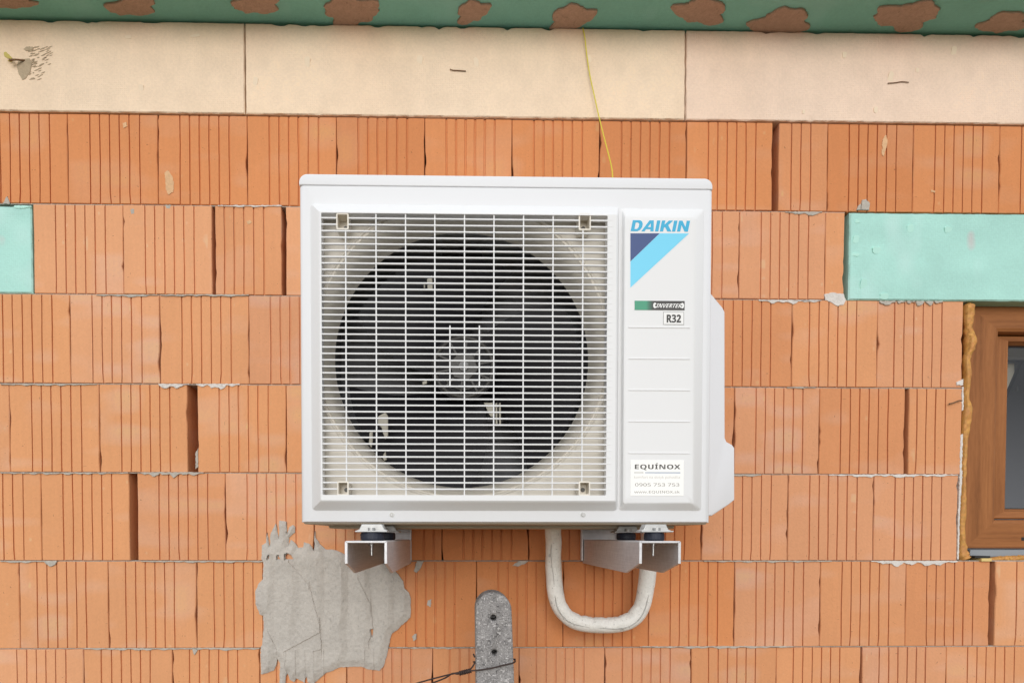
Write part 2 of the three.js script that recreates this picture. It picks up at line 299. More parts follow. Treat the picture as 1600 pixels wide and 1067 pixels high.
// bed joints: thin recessed mortar, and the mortar squeezed out of them
for (let k = 1; k < 7; k++) obj('bed_joint', box(-0.75, rowY(k) - 0.0011, -0.13, k > 1 && k < 5 ? winL : k === 1 ? X(1322, 332) : 2.7, rowY(k) + 0.0011, -0.004), M.mortar, wall);
function smear(px0, px1, py, hang, m = M.mortar, lump = 1) {
  const n = Math.max(5, Math.round((px1 - px0) / 3)), top = [], bot = [];
  const ph = rnd() * 9, a = rr(0.15, 0.3), b = rr(0.05, 0.12);
  for (let i = 0; i <= n; i++) {
    const t = i / n, x = px0 + (px1 - px0) * t, env = Math.pow(Math.sin(Math.PI * Math.min(1, Math.max(0, t * 0.96 + 0.02))), 0.55);
    const d = hang * env * (0.55 + 0.45 * Math.sin(x * a * lump + ph) * Math.sin(x * b + ph * 2) + rr(-0.12, 0.12));
    top.push([x, py - 0.8 + rr(-0.5, 0.5)]); bot.push([x, py + Math.max(0.8, d)]);
  }
  const pts = poly([...bot, ...top.reverse()], 0.002);
  return obj('mortar_smear', extrude(pts, -0.002, 0.0035, 0.0012, [], 2), m, wall);
}
smear(247, 295, 600.5, 9, M.paleMortar); smear(306, 374, 600.5, 9, M.paleMortar); smear(214, 318, 738.5, 8); smear(0, 150, 600.5, 3); smear(68, 88, 877, 9, M.mortar); smear(0, 70, 877, 3);
smear(300, 309, 1013, 15); smear(130, 300, 1013.5, 3.5); smear(300, 405, 1013, 4); smear(340, 440, 321.5, 3, M.paleMortar); smear(150, 246, 461, 4); smear(250, 388, 461, 3.5);
smear(1228, 1285, 331.5, 6.5); smear(1186, 1284, 469.5, 6, M.paleMortar); smear(1230, 1276, 605.5, 3); smear(1296, 1497, 742, 5, M.paleMortar); smear(1362, 1497, 877, 9, M.paleMortar); smear(1140, 1190, 742, 3);
smear(0, 200, 738.8, 3.5); smear(1000, 1240, 1010.5, 3.5); smear(620, 740, 1012, 2.5); smear(1100, 1300, 876.8, 2.6); smear(1375, 1400, 471, 12); smear(220, 440, 877, 3);
for (const [a, b, h] of [[1403, 1416, 9], [1418, 1430, 9], [1432, 1445, 9], [1447, 1459, 9], [1461, 1474, 6]]) smear(a, b, 471, h);
for (const [pts, m] of [
  [[[1288, 460], [1300, 457], [1319, 459], [1322, 470], [1318, 477], [1308, 478], [1300, 473], [1290, 469]], 'paleMortar'],
  [[[1346, 328], [1348, 312], [1354, 311], [1360, 318], [1359, 328]], 'mortar'], [[[1339, 328], [1342, 321], [1346, 318], [1346, 328]], 'mortar'],
  [[[646, 892], [652, 876], [662, 876], [657, 888], [651, 895]], 'patch'], [[[800, 884], [812, 876], [826, 876], [818, 882], [808, 885]], 'patch'], [[[305, 708], [309, 700], [309, 730], [305, 733]], 'mortar'],
]) obj('mortar_dab', extrude(ragged(poly(pts, 0.002), 0.005, 0.0012), -0.002, 0.0032, 0.001), M[m], wall);

for (const [pts, m] of [
  [[[256, 270], [262, 266], [268, 274], [271, 286], [270, 300], [262, 304], [258, 294]], 'pale'], [[[190, 192], [196, 190], [198, 197], [192, 200]], 'pale'], [[[1380, 218], [1386, 208], [1388, 222], [1382, 244], [1379, 240]], 'pale'], [[[1456, 296], [1463, 298], [1462, 301], [1456, 300]], 'pale'],
  [[[384, 345], [390, 343], [393, 348], [386, 350]], 'pale'], [[[203, 327], [208, 326], [209, 333], [204, 334]], 'mortar'], [[[257, 320], [267, 320], [264, 326], [259, 325]], 'mortar'], [[[668, 938], [674, 936], [673, 948], [667, 946]], 'patch'], [[[644, 994], [650, 990], [651, 998], [646, 1002]], 'mortar'], [[[2, 318], [10, 306], [14, 318]], 'mortar'],
]) obj('mortar_splash', extrude(ragged(poly(pts, 0.002), 0.004, 0.0014), -0.002, 0.0014, 0.0004), m === 'pale' ? splash : M[m], wall);

// the large trowelled patch: an uneven sheet with a ragged edge, its upper and lower fringe torn along the brick grooves
{
  const outline = [[411, 962], [411, 985], [409, 1008], [407, 1010], [407, 1053], [409, 1054], [427, 1048], [431, 1040], [433.5, 1029], [437, 1036], [436, 1072], [445, 1072], [446, 1058], [449, 1052], [452, 1062], [459, 1066], [462, 1060], [468, 1063], [476, 1067], [477.5, 1053], [480, 1066], [490, 1068],
    [498, 1061], [504, 1056], [508, 1052], [520, 1048], [530, 1043], [540, 1042], [566, 1042], [575, 1046], [593, 1048], [599, 1041], [603, 1028], [607, 1009], [612, 990], [620, 985], [632, 973], [641, 965], [641.5, 935], [639, 926], [632, 920], [630, 908], [622, 897], [617, 892], [606, 880], [597, 876], [570, 875], [545, 870], [530, 862],
    [521, 859], [508, 858], [500, 851], [493, 840], [491.5, 829], [490.5, 861], [484, 850], [474, 847], [473, 855], [466, 856], [462, 850], [454, 843], [451, 852], [451, 840], [460.5, 832], [461, 824], [457, 820], [452, 823], [448, 835], [447, 815], [436, 813], [435, 841], [430, 818], [422, 835], [421, 854], [416.5, 832], [415, 848], [408.5, 852],
    [408, 874], [411, 877], [410, 905], [404, 911], [398, 925], [399, 945], [405, 960]].reverse();
  const ed = ragged(poly(outline, 0.004), 0.006, 0.0011);
  const gaps = [[[417.5, 874], [418.5, 869], [421, 866], [420.5, 872], [419, 874.5]], [[432, 874], [433, 869], [436, 866.5], [436, 870], [439, 874]], [[445, 874], [445, 867], [449, 864], [455, 867], [459, 874]], [[578, 983], [583.5, 982], [583, 990], [581, 996]]].map((l) => poly(l, 0.004));
  // front sheet as a height field clipped by the outline, sides by an extrusion just behind it
  const base = extrude(ed, -0.004, 0.0045, 0.0012, gaps.map((l) => new THREE.Path(l.map((p) => new THREE.Vector2(p.x, p.y)))), 3);
  const nz = noise(9, 4, 301), nz2 = noise(22, 16, 302);
  const within = (ed, x, y) => { let c = false; for (let i = 0, j = ed.length - 1; i < ed.length; j = i++) if ((ed[i].y > y) !== (ed[j].y > y) && x < (ed[j].x - ed[i].x) * (y - ed[i].y) / (ed[j].y - ed[i].y) + ed[i].x) c = !c; return c; };
  const inside = (x, y) => within(ed, x, y) && !gaps.some((l) => within(l, x, y));
  const veins = [447, 462, 477, 491, 506, 570, 584].map((px) => X(px, 1030));
  const dist = (x, y) => { let m = 1; for (let i = 0, j = ed.length - 1; i < ed.length; j = i++) { const ax = ed[j].x, ay = ed[j].y, bx = ed[i].x - ax, by = ed[i].y - ay, t = Math.max(0, Math.min(1, ((x - ax) * bx + (y - ay) * by) / (bx * bx + by * by))); m = Math.min(m, Math.hypot(x - ax - bx * t, y - ay - by * t)); } return m; };
  const [x0, x1, y0, y1] = [X(396, 940), X(643, 940), Y(520, 1068), Y(520, 812)], S = 0.0021, nx = Math.ceil((x1 - x0) / S), ny = Math.ceil((y1 - y0) / S), H = [];
  const crack = [[[452, 878], [484, 915], [500, 975], [503, 1014], [490, 1017]], [[414, 975], [432, 1014]], [[560, 905], [580, 945], [583, 985], [576, 1003]], [[444, 1018], [500, 988]]].map((l) => poly(l, 0.005));
  for (let j = 0; j <= ny; j++) for (let i = 0; i <= nx; i++) {
    const x = x0 + i * S, y = y0 + j * S, ok = inside(x, y), d = ok ? dist(x, y) : 0;
    let z = -0.003;
    if (ok && d > 0.0011) {
      const u = (x - x0) / (x1 - x0), v = (y - y0) / (y1 - y0);
      z = 0.0046 + 0.0075 * Math.min(1, d / 0.02) + 0.0025 * (nz(u, v) - 0.5) + 0.0012 * (nz2(u, v) - 0.5) + 0.0095 * (((u * 6.6 + 0.25 * nz(v, u)) % 1) < 0.72 ? ((u * 6.6 + 0.25 * nz(v, u)) % 1) / 0.72 - 0.5 : 0.5 - (((u * 6.6 + 0.25 * nz(v, u)) % 1) - 0.72) / 0.28) * (0.25 + 0.75 * nz(u * 0.6, v * 0.5)) * Math.min(1, d / 0.03) + (y < Y(520, 1014) ? 0.0022 * veins.reduce((q, c) => q + Math.exp(-((x - c) ** 2) / 4e-6), 0) : 0);
      for (const l of crack) for (let q = 0; q + 1 < l.length; q++) {
        const ax = l[q].x, ay = l[q].y, bx = l[q + 1].x - ax, by = l[q + 1].y - ay, t = Math.max(0, Math.min(1, ((x - ax) * bx + (y - ay) * by) / (bx * bx + by * by))), px = x - ax - bx * t, dd = Math.hypot(px, y - ay - by * t);
        if (dd < 0.03) z += (px < 0 ? 1 : -1) * 0.0013 * Math.max(0, 1 - dd / 0.03);
      }
    }
    H.push(V3(x, y, z));
  }
  const t = [];
  for (let j = 0; j < ny; j++) for (let i = 0; i < nx; i++) { const a = H[j * (nx + 1) + i], b = H[j * (nx + 1) + i + 1], c = H[(j + 1) * (nx + 1) + i], d = H[(j + 1) * (nx + 1) + i + 1]; if (Math.min(a.z, b.z, c.z, d.z) > 0.002) t.push(a, b, d, a, d, c); }
  obj('mortar_patch', [base, boxUV(toCreasedNormals(soup(t), 0.35))], M.patch, wall, 'dried grey mortar smeared over the bricks under the left bracket');
}

// ---------------------------------------------------------------- insulation boards
function slab(x0, x1, y0, y1, z0, z1, { r = 0.003, top = 0, rough = 0.0006 } = {}) {
  const xs = [x0, x0 + r], n = Math.max(8, Math.round((x1 - x0) / 0.012)); for (let i = 1; i < n; i++) xs.push(x0 + (x1 - x0) * i / n); xs.push(x1 - r, x1);
  const ys = [y0, y0 + r], m = Math.max(4, Math.round((y1 - y0) / 0.02)); for (let i = 1; i < m; i++) ys.push(y0 + (y1 - y0) * i / m); ys.push(y1 - r, y1);
  const bites = Array.from({ length: top ? Math.round((x1 - x0) * 9) : 0 }, () => [rr(x0, x1), rr(0.2, 1) * top, rr(0.006, 0.03)]);
  const P = ys.map((y, j) => xs.map((x, i) => {
    const edge = i === 0 || i === xs.length - 1 || j === 0 || j === ys.length - 1;
    let dy = 0; if (y > y1 - 0.03) for (const [c, d, w] of bites) dy -= d * Math.max(0, 1 - Math.abs(x - c) / w);
    if (edge) dy += rr(-rough, rough);
    return V3(x + (i === 0 || i === xs.length - 1 ? rr(-rough, rough) : 0), y + dy, z1 - (edge ? r : 0) + rr(-0.0002, 0.0002));
  }));
  const t = [], q = (a, b, d, c) => t.push(a, b, d, a, d, c), B = (p) => V3(p.x, p.y, z0);
  for (let j = 0; j + 1 < P.length; j++) for (let i = 0; i + 1 < xs.length; i++) q(P[j][i], P[j][i + 1], P[j + 1][i + 1], P[j + 1][i]);
  const J = P.length - 1, I = xs.length - 1;
  for (let i = 0; i < I; i++) { q(P[J][i], P[J][i + 1], B(P[J][i + 1]), B(P[J][i])); q(B(P[0][i]), B(P[0][i + 1]), P[0][i + 1], P[0][i]); }
  for (let j = 0; j < J; j++) { q(B(P[j][0]), P[j][0], P[j + 1][0], B(P[j + 1][0])); q(P[j][I], B(P[j][I]), B(P[j + 1][I]), P[j + 1][I]); }
  return boxUV(toCreasedNormals(soup(t), 0.6));
}
const EPS = 0.006, epsB = TOP + 0.001, epsT = TOP + 0.2495, CREAM = 'cream insulation boards under the eave';
const tab = (px, py, w, h, m, parent, z) => { // a torn flap of the board's skin, standing a little proud at one end
  const c = at(px, py, z), o = []; for (let i = 0; i < 12; i++) { const a = i / 12 * Math.PI * 2, k = 1 / Math.max(Math.abs(Math.cos(a)), Math.abs(Math.sin(a))) * rr(0.78, 1.04); o.push({ x: 0.5 * w * Math.min(1.15, k) * Math.cos(a), y: 0.5 * h * Math.min(1.15, k) * Math.sin(a) }); }
  const g = extrude(o, -0.0012, 0.0012, 0.0006).rotateX(rr(0.1, 0.22)).rotateY(rr(-0.15, 0.15)).rotateZ(rr(-0.15, 0.15)).translate(c.x, c.y, z + 0.0004); return obj('raised_tab', boxUV(g), m, parent);
};
const boards = [
  [-170, 382.3, 'left cream insulation board, with a grey adhesive smear, under the green soffit', M.cream],
  [384.3, 1069.8, 'middle cream insulation board directly above the outdoor unit, thin wire hanging across it', M.cream],
  [1071.6, 1750, 'right cream insulation board, rosier along its upper edge, above the mint board', M.creamPink],
].map(([a, b, label, m]) => {
  const x0 = X(a, 110), x1 = X(b, 110), o = thing('insulation_board', label, 'insulation board', [(x0 + x1) / 2, epsB, 0], CREAM);
  obj('board', slab(x0, x1, epsB, epsT, -0.11, EPS, { r: 0.0025, top: 0.0085, rough: 0.0009 }), m, o); return o;
});
tab(220, 137, 0.016, 0.018, M.creamTab, boards[0], EPS); tab(305, 56, 0.03, 0.008, M.creamTab, boards[0], EPS); tab(200, 58, 0.018, 0.01, M.creamTab, boards[0], EPS);
for (const [x, y, w, h] of [[480, 97, 0.018, 0.03], [399, 127, 0.015, 0.024], [656, 94, 0.018, 0.022], [744, 98, 0.016, 0.028], [921, 92, 0.012, 0.022]]) tab(x, y, w, h, M.creamTab, boards[1], EPS);
for (const [x, y, w, h] of [[1392, 122, 0.016, 0.034], [1434, 110, 0.012, 0.012], [1320, 86, 0.014, 0.018], [1491, 80, 0.016, 0.03], [1256, 175, 0.01, 0.012], [1369, 172, 0.014, 0.02]]) tab(x, y, w, h, M.creamTab, boards[2], EPS);
{ // adhesive smear dragged over the left board
  const g = [extrude(ragged(poly([[27, 97], [34, 92], [46, 92], [50, 98], [48, 106], [44, 116], [38, 124], [34, 125], [29, 117], [26, 106]], EPS), 0.004, 0.001), EPS - 0.0005, EPS + 0.0014, 0.0005)];
  g.push(extrude(ragged(poly([[36, 77], [41, 73], [50, 73], [52, 76], [46, 79], [40, 80]], EPS), 0.004, 0.001), EPS - 0.0005, EPS + 0.0013, 0.0004));
  for (let r = 0; r < 16; r++) for (let c = 0; c < 6; c++) {
    if (rnd() < 0.22) continue;
    const y = 75 + r * 3.3 + rr(-1, 1), lim = r < 9 ? 79 - Math.abs(r - 4) * 1.2 : 68 - (r - 9) * 1.2, x = (r < 8 ? 43 + r * 0.5 : 41 + (r - 8) * 0.4) + c * 6.4 + rr(-3, 2); if (x > lim) continue;
    const l = rr(3, 10), w = rr(0.7, 1.7) * (1.1 - c * 0.13);
    g.push(extrude(poly([[x, y], [x + l * 0.5, y - l * 0.25 - w * 0.6], [x + l, y - l * 0.4], [x + l * 0.6, y - l * 0.2 + w * 0.7]], EPS), EPS - 0.0005, EPS + 0.001, 0));
  }
  obj('adhesive_smear', g, mat('dun adhesive', { color: rgb(0.53, 0.42, 0.29), map: mortarTex, roughness: 0.95 }), boards[0]);
}
const MINT = 'mint insulation boards set between the bricks';
{
  const x1 = X(49.3, 390), y0 = rowY(2) + 0.0012, y1 = Y(25, 322.5);
  const o = thing('lintel_board', 'mint green insulation board cut off by the left edge of the photograph', 'insulation board', [x1 - 0.2, y0, 0], MINT);
  obj('board', slab(x1 - 0.4, x1, y0, y1, -0.12, 0.001, { r: 0.003 }), M.mint, o);
  obj('raised_tab', extrude(ragged(poly([[20, 323.5], [22, 321], [48, 321.5], [48.5, 323.5], [36, 325.5], [24, 325.5]], 0.002), 0.006, 0.0006), -0.002, 0.003, 0.0008), M.mintTab, o);
  const a = X(1327, 400), b = Y(1450, 334), c = Y(1450, 469.8);
  const p = thing('lintel_board', 'long mint green insulation board above the brown window', 'insulation board', [a + 0.6, c, 0], MINT);
  obj('board', slab(a, winR + 0.1, c, b, -0.16, 0.003, { r: 0.0035 }), M.mint, p);
  for (const [x, y, w, h] of [[1423, 357, 0.02, 0.024], [1482, 359, 0.026, 0.018], [1350, 445, 0.022, 0.034], [1371, 391, 0.03, 0.02], [1338, 374, 0.018, 0.022], [1337, 398, 0.022, 0.01], [1382, 463, 0.026, 0.018], [1340, 346, 0.014, 0.01]]) tab(x, y, w, h, M.mintTab, p, 0.003);
}

// ---------------------------------------------------------------- eave
const sofY = TOP + 0.2535;
{
  const o = thing('eave', 'underside of the roof overhang, green board with brown adhesive patches', 'eave', [0.9, sofY, 0.3]);
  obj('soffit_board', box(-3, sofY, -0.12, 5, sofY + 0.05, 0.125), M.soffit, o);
  obj('fascia', rbox(-3, sofY - 0.001, 0.127, 5, sofY + 0.2, 0.15, 0.004), M.woodH, o);
  obj('roof_slope', boxUV(new THREE.BoxGeometry(8, 0.06, 3.2).rotateX(0.42).translate(1, sofY + 0.83, -1.25)), M.tile, o);
  for (const [x, y, rx, ry] of [[20, 2, 34, 10], [206, 8, 38, 15], [402, 4, 36, 16], [548, 16, 42, 24], [738, 17, 25, 17], [893, 26, 34, 19], [1096, 16, 40, 20], [1222, 33, 46, 20], [1418, 23, 50, 21], [1570, 34, 38, 15], [118, -26, 44, 10], [300, -25, 40, 12], [640, -18, 38, 10], [985, -16, 40, 10], [1310, -14, 44, 10]]) {
    const pts = [], n = 64, ph = rnd() * 6, sk = rr(-0.35, 0.1);
    for (let i = 0; i < n; i++) { const t = i / n * Math.PI * 2, k = 1 + 0.14 * Math.sin(3 * t + ph) + 0.09 * Math.sin(5 * t + ph * 2) + 0.05 * Math.sin(9 * t + ph * 3) + rr(-0.035, 0.035); const q = atY(x + rx * k * Math.cos(t), y + ry * k * (Math.sin(t) + sk * Math.cos(t)), sofY); pts.push({ x: q.x, y: -q.z }); }
    const s = new THREE.Shape(pts.map((p) => new THREE.Vector2(p.x, p.y))), g = new THREE.ExtrudeGeometry(s, { depth: 0.001, bevelEnabled: true, bevelThickness: 0.0035, bevelSize: 0.0015, bevelOffset: -0.0015, bevelSegments: 2 });
    g.rotateX(-Math.PI / 2).translate(0, sofY - 0.0012, 0);
    obj('adhesive_patch', boxUV(g), M.dab, o);
  }
}

// ---------------------------------------------------------------- the outdoor unit
const ZF = 0.445, unitC = at(790, 560, ZF);
const unit = thing('outdoor_unit', 'white air conditioner outdoor unit with a slatted fan grille, mounted on the brick wall', 'air conditioner', [unitC.x, Y(790, 817, ZF), 0.28]);
const shrinkT = (q, d, dt, z) => ({ x0: q.x0 + d, x1: q.x1 - d, y0: q.y0 + dt * 2, y1: q.y1 - dt, z, r: 0.001 });
const body = rect(467.5, 292.6, 1113.5, 816.5, ZF, 0.001), open = rect(500, 333, 950, 775, ZF, 0.004);
{
  const back = { ...body, z: 0.12 };
  obj('casing', loft([back, { ...body, z: ZF - 0.016 }, shrinkT(body, 0.0012, 0, ZF - 0.009), shrinkT(body, 0.004, 0.0004, ZF - 0.0035), shrinkT(body, 0.009, 0.001, ZF - 0.0006), shrinkT(body, 0.014, 0.0016, ZF), open, { ...open, z: ZF - 0.02 }], { n: 4, cap0: true, crease: 0.7 }), M.white, unit);
  const top = rect(466.5, 274.6, 1114.5, 291.6, ZF + 0.002, 0.0), T = { ...top, z: ZF + 0.002 };
  // top cover: rounded upper corners only, so its outline is drawn and extruded with a soft edge
  const r = 0.017, s = [];
  s.push(V3(T.x0, T.y0, 0), V3(T.x1, T.y0, 0));
  for (let i = 0; i <= 6; i++) { const a = i / 6 * Math.PI / 2; s.push(V3(T.x1 - r + r * Math.cos(a), T.y1 - r + r * Math.sin(a), 0)); }
  for (let i = 0; i <= 6; i++) { const a = Math.PI / 2 + i / 6 * Math.PI / 2; s.push(V3(T.x0 + r + r * Math.cos(a), T.y1 - r + r * Math.sin(a), 0)); }
  obj('top_cover', boxUV(toCreasedNormals(extrude(s, 0.118, ZF + 0.001, 0.0022, [], 3), 0.7)), M.white, unit);
  obj('base_pan', [rbox(body.x0 + 0.004, body.y0 - 0.0035, 0.13, body.x1 - 0.004, body.y0 + 0.02, ZF - 0.012, 0.003), rbox(body.x0 + 0.03, body.y0 - 0.011, 0.14, body.x1 - 0.03, body.y0 - 0.002, 0.3, 0.003)], mat('beige base pan', { color: rgb(0.50, 0.45, 0.36), roughness: 0.6 }), unit);
  // grille panel: a raised frame round the opening
  const g0 = rect(486, 321.5, 966.5, 797.5, ZF, 0.008), g1 = rect(499, 332, 963.5, 783.5, ZF + 0.027, 0.003), hole = rect(502.5, 334.5, 948.5, 773.5, ZF + 0.028, 0.002);
  const panel = obj('fan_grille', loft([{ ...g0, z: ZF - 0.004 }, { ...g0, z: ZF + 0.0015 }, shrink(g0, 0.002, ZF + 0.004, 0.007), shrink(g1, -0.0022, ZF + 0.0245, 0.005), shrink(g1, 0.0, ZF + 0.0268, 0.003), shrink(g1, 0.002, ZF + 0.028, 0.002), shrink(hole, -0.0012, ZF + 0.028, 0.003), hole, { ...hole, z: ZF + 0.0265 }, { ...hole, z: ZF + 0.006 }], { n: 2, crease: 0.42 }), M.plastic, unit);
  const zs = ZF + 0.0265, pockets = [[525, 333, 544.5, 358.5], [904.5, 333, 923.5, 359.5], [526.5, 752, 544.5, 774], [904.5, 752, 922.5, 774]].map((q) => rect(...q, zs, 0.002));
  for (let i = 0; i < 43; i++) {
    const y = Y(725, 342.2 + 10.05 * i, zs), t = 0.0019; let spans = [[hole.x0 - 0.0005, hole.x1 + 0.0005]];
    for (const p of pockets) if (y > p.y0 - 0.001 && y < p.y1 + 0.001) spans = spans.flatMap(([a, b]) => (p.x0 > a && p.x1 < b ? [[a, p.x0], [p.x1, b]] : [[a, b]]));
    // each slat leans: a thin blade with a rounded front edge
    const bar = ([a, b]) => { const q = { x0: a, x1: b, y0: y - t, y1: y + t, r: 0 }; return loft([{ ...q, y0: y - 0.0007, y1: y + 0.0014, z: zs - 0.0065 }, { ...q, z: zs - 0.0018 }, { ...q, y0: y - t * 0.7, y1: y + t * 0.7, z: zs }], { n: 0, cap0: true, cap1: true, crease: 0.9 }); };
    obj('slat', spans.map(bar), M.plastic, panel);
  }
  for (const [px, a, b] of [[540.7, 360, 752], [588, 333, 774], [634, 333, 774], [679.5, 333, 774], [725.7, 333, 774], [771.5, 333, 774], [817.5, 333, 774], [863.5, 333, 774], [910, 360, 752], [703, 509, 604], [749, 509, 604]]) {
    const x = X(px, 555, zs - 0.003), y1 = Y(px, a, zs - 0.003), y0 = Y(px, b, zs - 0.003);
    obj('stay_bar', box(x - 0.0013, y0, zs - 0.005, x + 0.0013, y1, zs - 0.0006), M.plastic, panel);
  }
  for (const p of pockets) {
    const up = p.y0 > unitC.y, in1 = shrink(p, 0.0028, zs, 0.001);
    obj('screw_pocket', [loft([{ ...p, z: zs - 0.03 }, p, { ...in1, z: zs + 0.0004 }, { ...in1, z: zs - 0.03 }], { n: 1, crease: 0.5 }), box(p.x0 + 0.001, p.y0 + (up ? 0.001 : 0.001), zs - 0.034, p.x1 - 0.001, p.y1 - 0.001, zs - 0.030)], M.shroud, panel);
    obj('screw', cyl((p.x0 + p.x1) / 2 + 0.002, (p.y0 + p.y1) / 2 - 0.001, zs - 0.03, zs - 0.026, 0.0048, 0.004, 16), M.hub, panel);
  }
  // slat roots moulded into the right border
  obj('slat_roots', Array.from({ length: 43 }, (_, i) => { const y = Y(725, 342.2 + 10.05 * i, zs), x = hole.x1 + 0.001; return rbox(x, y - 0.0007, ZF + 0.0275, x + 0.010, y + 0.0007, ZF + 0.0284, 0.0004, 1); }), M.plastic, panel);

  // service panel on the right
  const s0 = rect(968.5, 327, 1098, 797.5, ZF, 0.006), s1 = rect(977, 338.5, 1086, 786, ZF + 0.02, 0.006);
  const sp = obj('service_panel', loft([{ ...s0, z: ZF - 0.003 }, { ...s0, z: ZF + 0.001 }, shrink(s0, 0.0025, ZF + 0.0035, 0.006), shrink(s1, -0.002, ZF + 0.018, 0.007), shrink(s1, 0.001, ZF + 0.0198, 0.006), shrink(s1, 0.004, ZF + 0.02, 0.005), shrink(s1, 0.02, ZF + 0.02, 0.004)], { n: 3, cap1: true, crease: 0.5 }), M.plastic, unit);
  const zp = ZF + 0.02;
  for (const py of [511.5, 560.5, 609.5, 658.5, 708]) { const q = rect(982, py - 0.9, 1078.5, py + 1.1, zp); obj('rib', rbox(q.x0, q.y0, zp - 0.002, q.x1, q.y1, zp + 0.0012, 0.001, 2), M.plastic, sp); }
  // brand sign: lettering and two-tone triangle
  const blue = mat('sky blue print', { color: rgb(0.03, 0.42, 0.68), roughness: 0.4 }), navy = mat('navy print', { color: rgb(0.035, 0.07, 0.22), roughness: 0.4 }), pale = mat('pale blue print', { color: rgb(0.18, 0.66, 0.90), roughness: 0.4 });
  const em = obj('emblem', extrude(poly([[985.3, 364.6], [1031, 364.6], [985.3, 408.5]], zp).map((p) => p), zp - 0.0005, zp + 0.0004), navy, unit);
  obj('stripe', extrude(poly([[1031.3, 364.6], [1077, 364.8], [985.3, 449.5], [985.3, 408.8]], zp), zp - 0.0005, zp + 0.0004), pale, em);
  const A = at(985.6, 361.2, zp), B = at(1079, 345, zp), hL = B.y - A.y, wL = B.x - A.x - 0.2 * hL, sx = wL / 6.15;
  const P = (l, ox) => l.map(([x, y]) => new THREE.Vector2(A.x + (ox + x) * sx + y * hL * 0.2, A.y + y * hL));
  const T0 = 0.36, letters = [
    [0, [[0, 0], [0.72, 0], [1.0, 0.14], [1.14, 0.38], [1.14, 0.68], [1.0, 0.9], [0.78, 1], [0, 1]], [[0.36, 0.2], [0.36, 0.8], [0.62, 0.8], [0.77, 0.66], [0.77, 0.36], [0.62, 0.2]]],
    [1.2, [[-0.06, 0], [0.30, 0], [0.41, 0.2], [0.88, 0.2], [0.9, 0], [1.26, 0], [1.04, 1], [0.58, 1]], [[0.54, 0.38], [0.79, 0.74], [0.86, 0.38]]],
    [2.6, [[0, 0], [T0, 0], [T0, 1], [0, 1]]],
    [3.12, [[0, 0], [T0, 0], [T0, 0.34], [0.47, 0.42], [0.80, 0], [1.25, 0], [0.76, 0.58], [1.2, 1], [0.74, 1], [T0, 0.62], [T0, 1], [0, 1]]],
    [4.42, [[0, 0], [T0, 0], [T0, 1], [0, 1]]],
    [4.95, [[0, 0], [T0, 0], [T0, 0.6], [0.82, 0], [1.18, 0], [1.18, 1], [0.82, 1], [0.82, 0.42], [T0, 1], [0, 1]]],
  ];
  for (const [ox, out, hole2] of letters) {
    const s = new THREE.Shape(P(out, ox)); if (hole2) s.holes.push(new THREE.Path(P(hole2, ox)));
    obj('letter', boxUV(new THREE.ExtrudeGeometry(s, { depth: 0.0009, bevelEnabled: false }).translate(0, 0, zp - 0.0005)), blue, em);
  }
  // printed badges
  const print = (name, q, w, h, draw, rough = 0.4) => {
    const c = document.createElement('canvas'); c.width = w; c.height = h; draw(c.getContext('2d'), w, h);
    const t = new THREE.CanvasTexture(c); t.colorSpace = THREE.SRGBColorSpace;
    const m = mat(name + ' print', { map: t, roughness: rough });
    return obj(name, new THREE.BoxGeometry(q.x1 - q.x0, q.y1 - q.y0, 0.001).translate((q.x0 + q.x1) / 2, (q.y0 + q.y1) / 2, q.z + 0.0002), m, unit);
  };
  print('inverter_badge', rect(991.8, 470.2, 1070, 484.6, zp), 1024, 188, (g, w, h) => {
    g.fillStyle = '#3b3836'; g.fillRect(0, 0, w, h); g.fillStyle = '#3f9a78'; g.fillRect(0, 0, w * 0.24, h);
    const n = 7; for (let i = 0; i < n; i++) { const t = i / n; g.fillStyle = `rgb(${63 - 4 * t},${154 - 98 * t},${120 - 66 * t})`; g.fillRect(w * (0.22 + 0.022 * i), 0, w * 0.024, h); }
    g.fillStyle = '#f2f2f0'; for (const s of [-1, 1]) { g.beginPath(); g.ellipse(w * 0.68 + s * w * 0.275, h * 0.5, w * 0.035, h * 0.3, 0, 0, 7); g.fill(); }
    g.fillStyle = '#3b3836'; g.beginPath(); g.ellipse(w * 0.68, h * 0.5, w * 0.275, h * 0.28, 0, 0, 7); g.fill();
    g.fillStyle = '#f2f2f0'; g.font = 'bold italic 116px sans-serif'; g.textAlign = 'center'; g.textBaseline = 'middle'; g.save(); g.translate(w * 0.68, h * 0.52); g.scale(0.95, 1); g.transform(1, 0, -0.2, 1, 0, 0); g.fillText('INVERTER', 0, 0); g.restore();
  });
  print('refrigerant_badge', rect(1036.5, 487.5, 1069, 507.5, zp), 420, 260, (g, w, h) => {
    g.fillStyle = '#9a9a98'; g.fillRect(0, 0, w, h); g.fillStyle = '#f0efed'; g.fillRect(10, 10, w - 20, h - 20);
    g.fillStyle = '#2c2a28'; g.font = 'bold 215px sans-serif'; g.textAlign = 'center'; g.textBaseline = 'middle'; g.save(); g.translate(w / 2, h * 0.53); g.scale(0.82, 1); g.fillText('R32', 0, 0); g.strokeStyle = '#2c2a28'; g.lineWidth = 9; g.strokeText('R32', 0, 0); g.restore();
  });
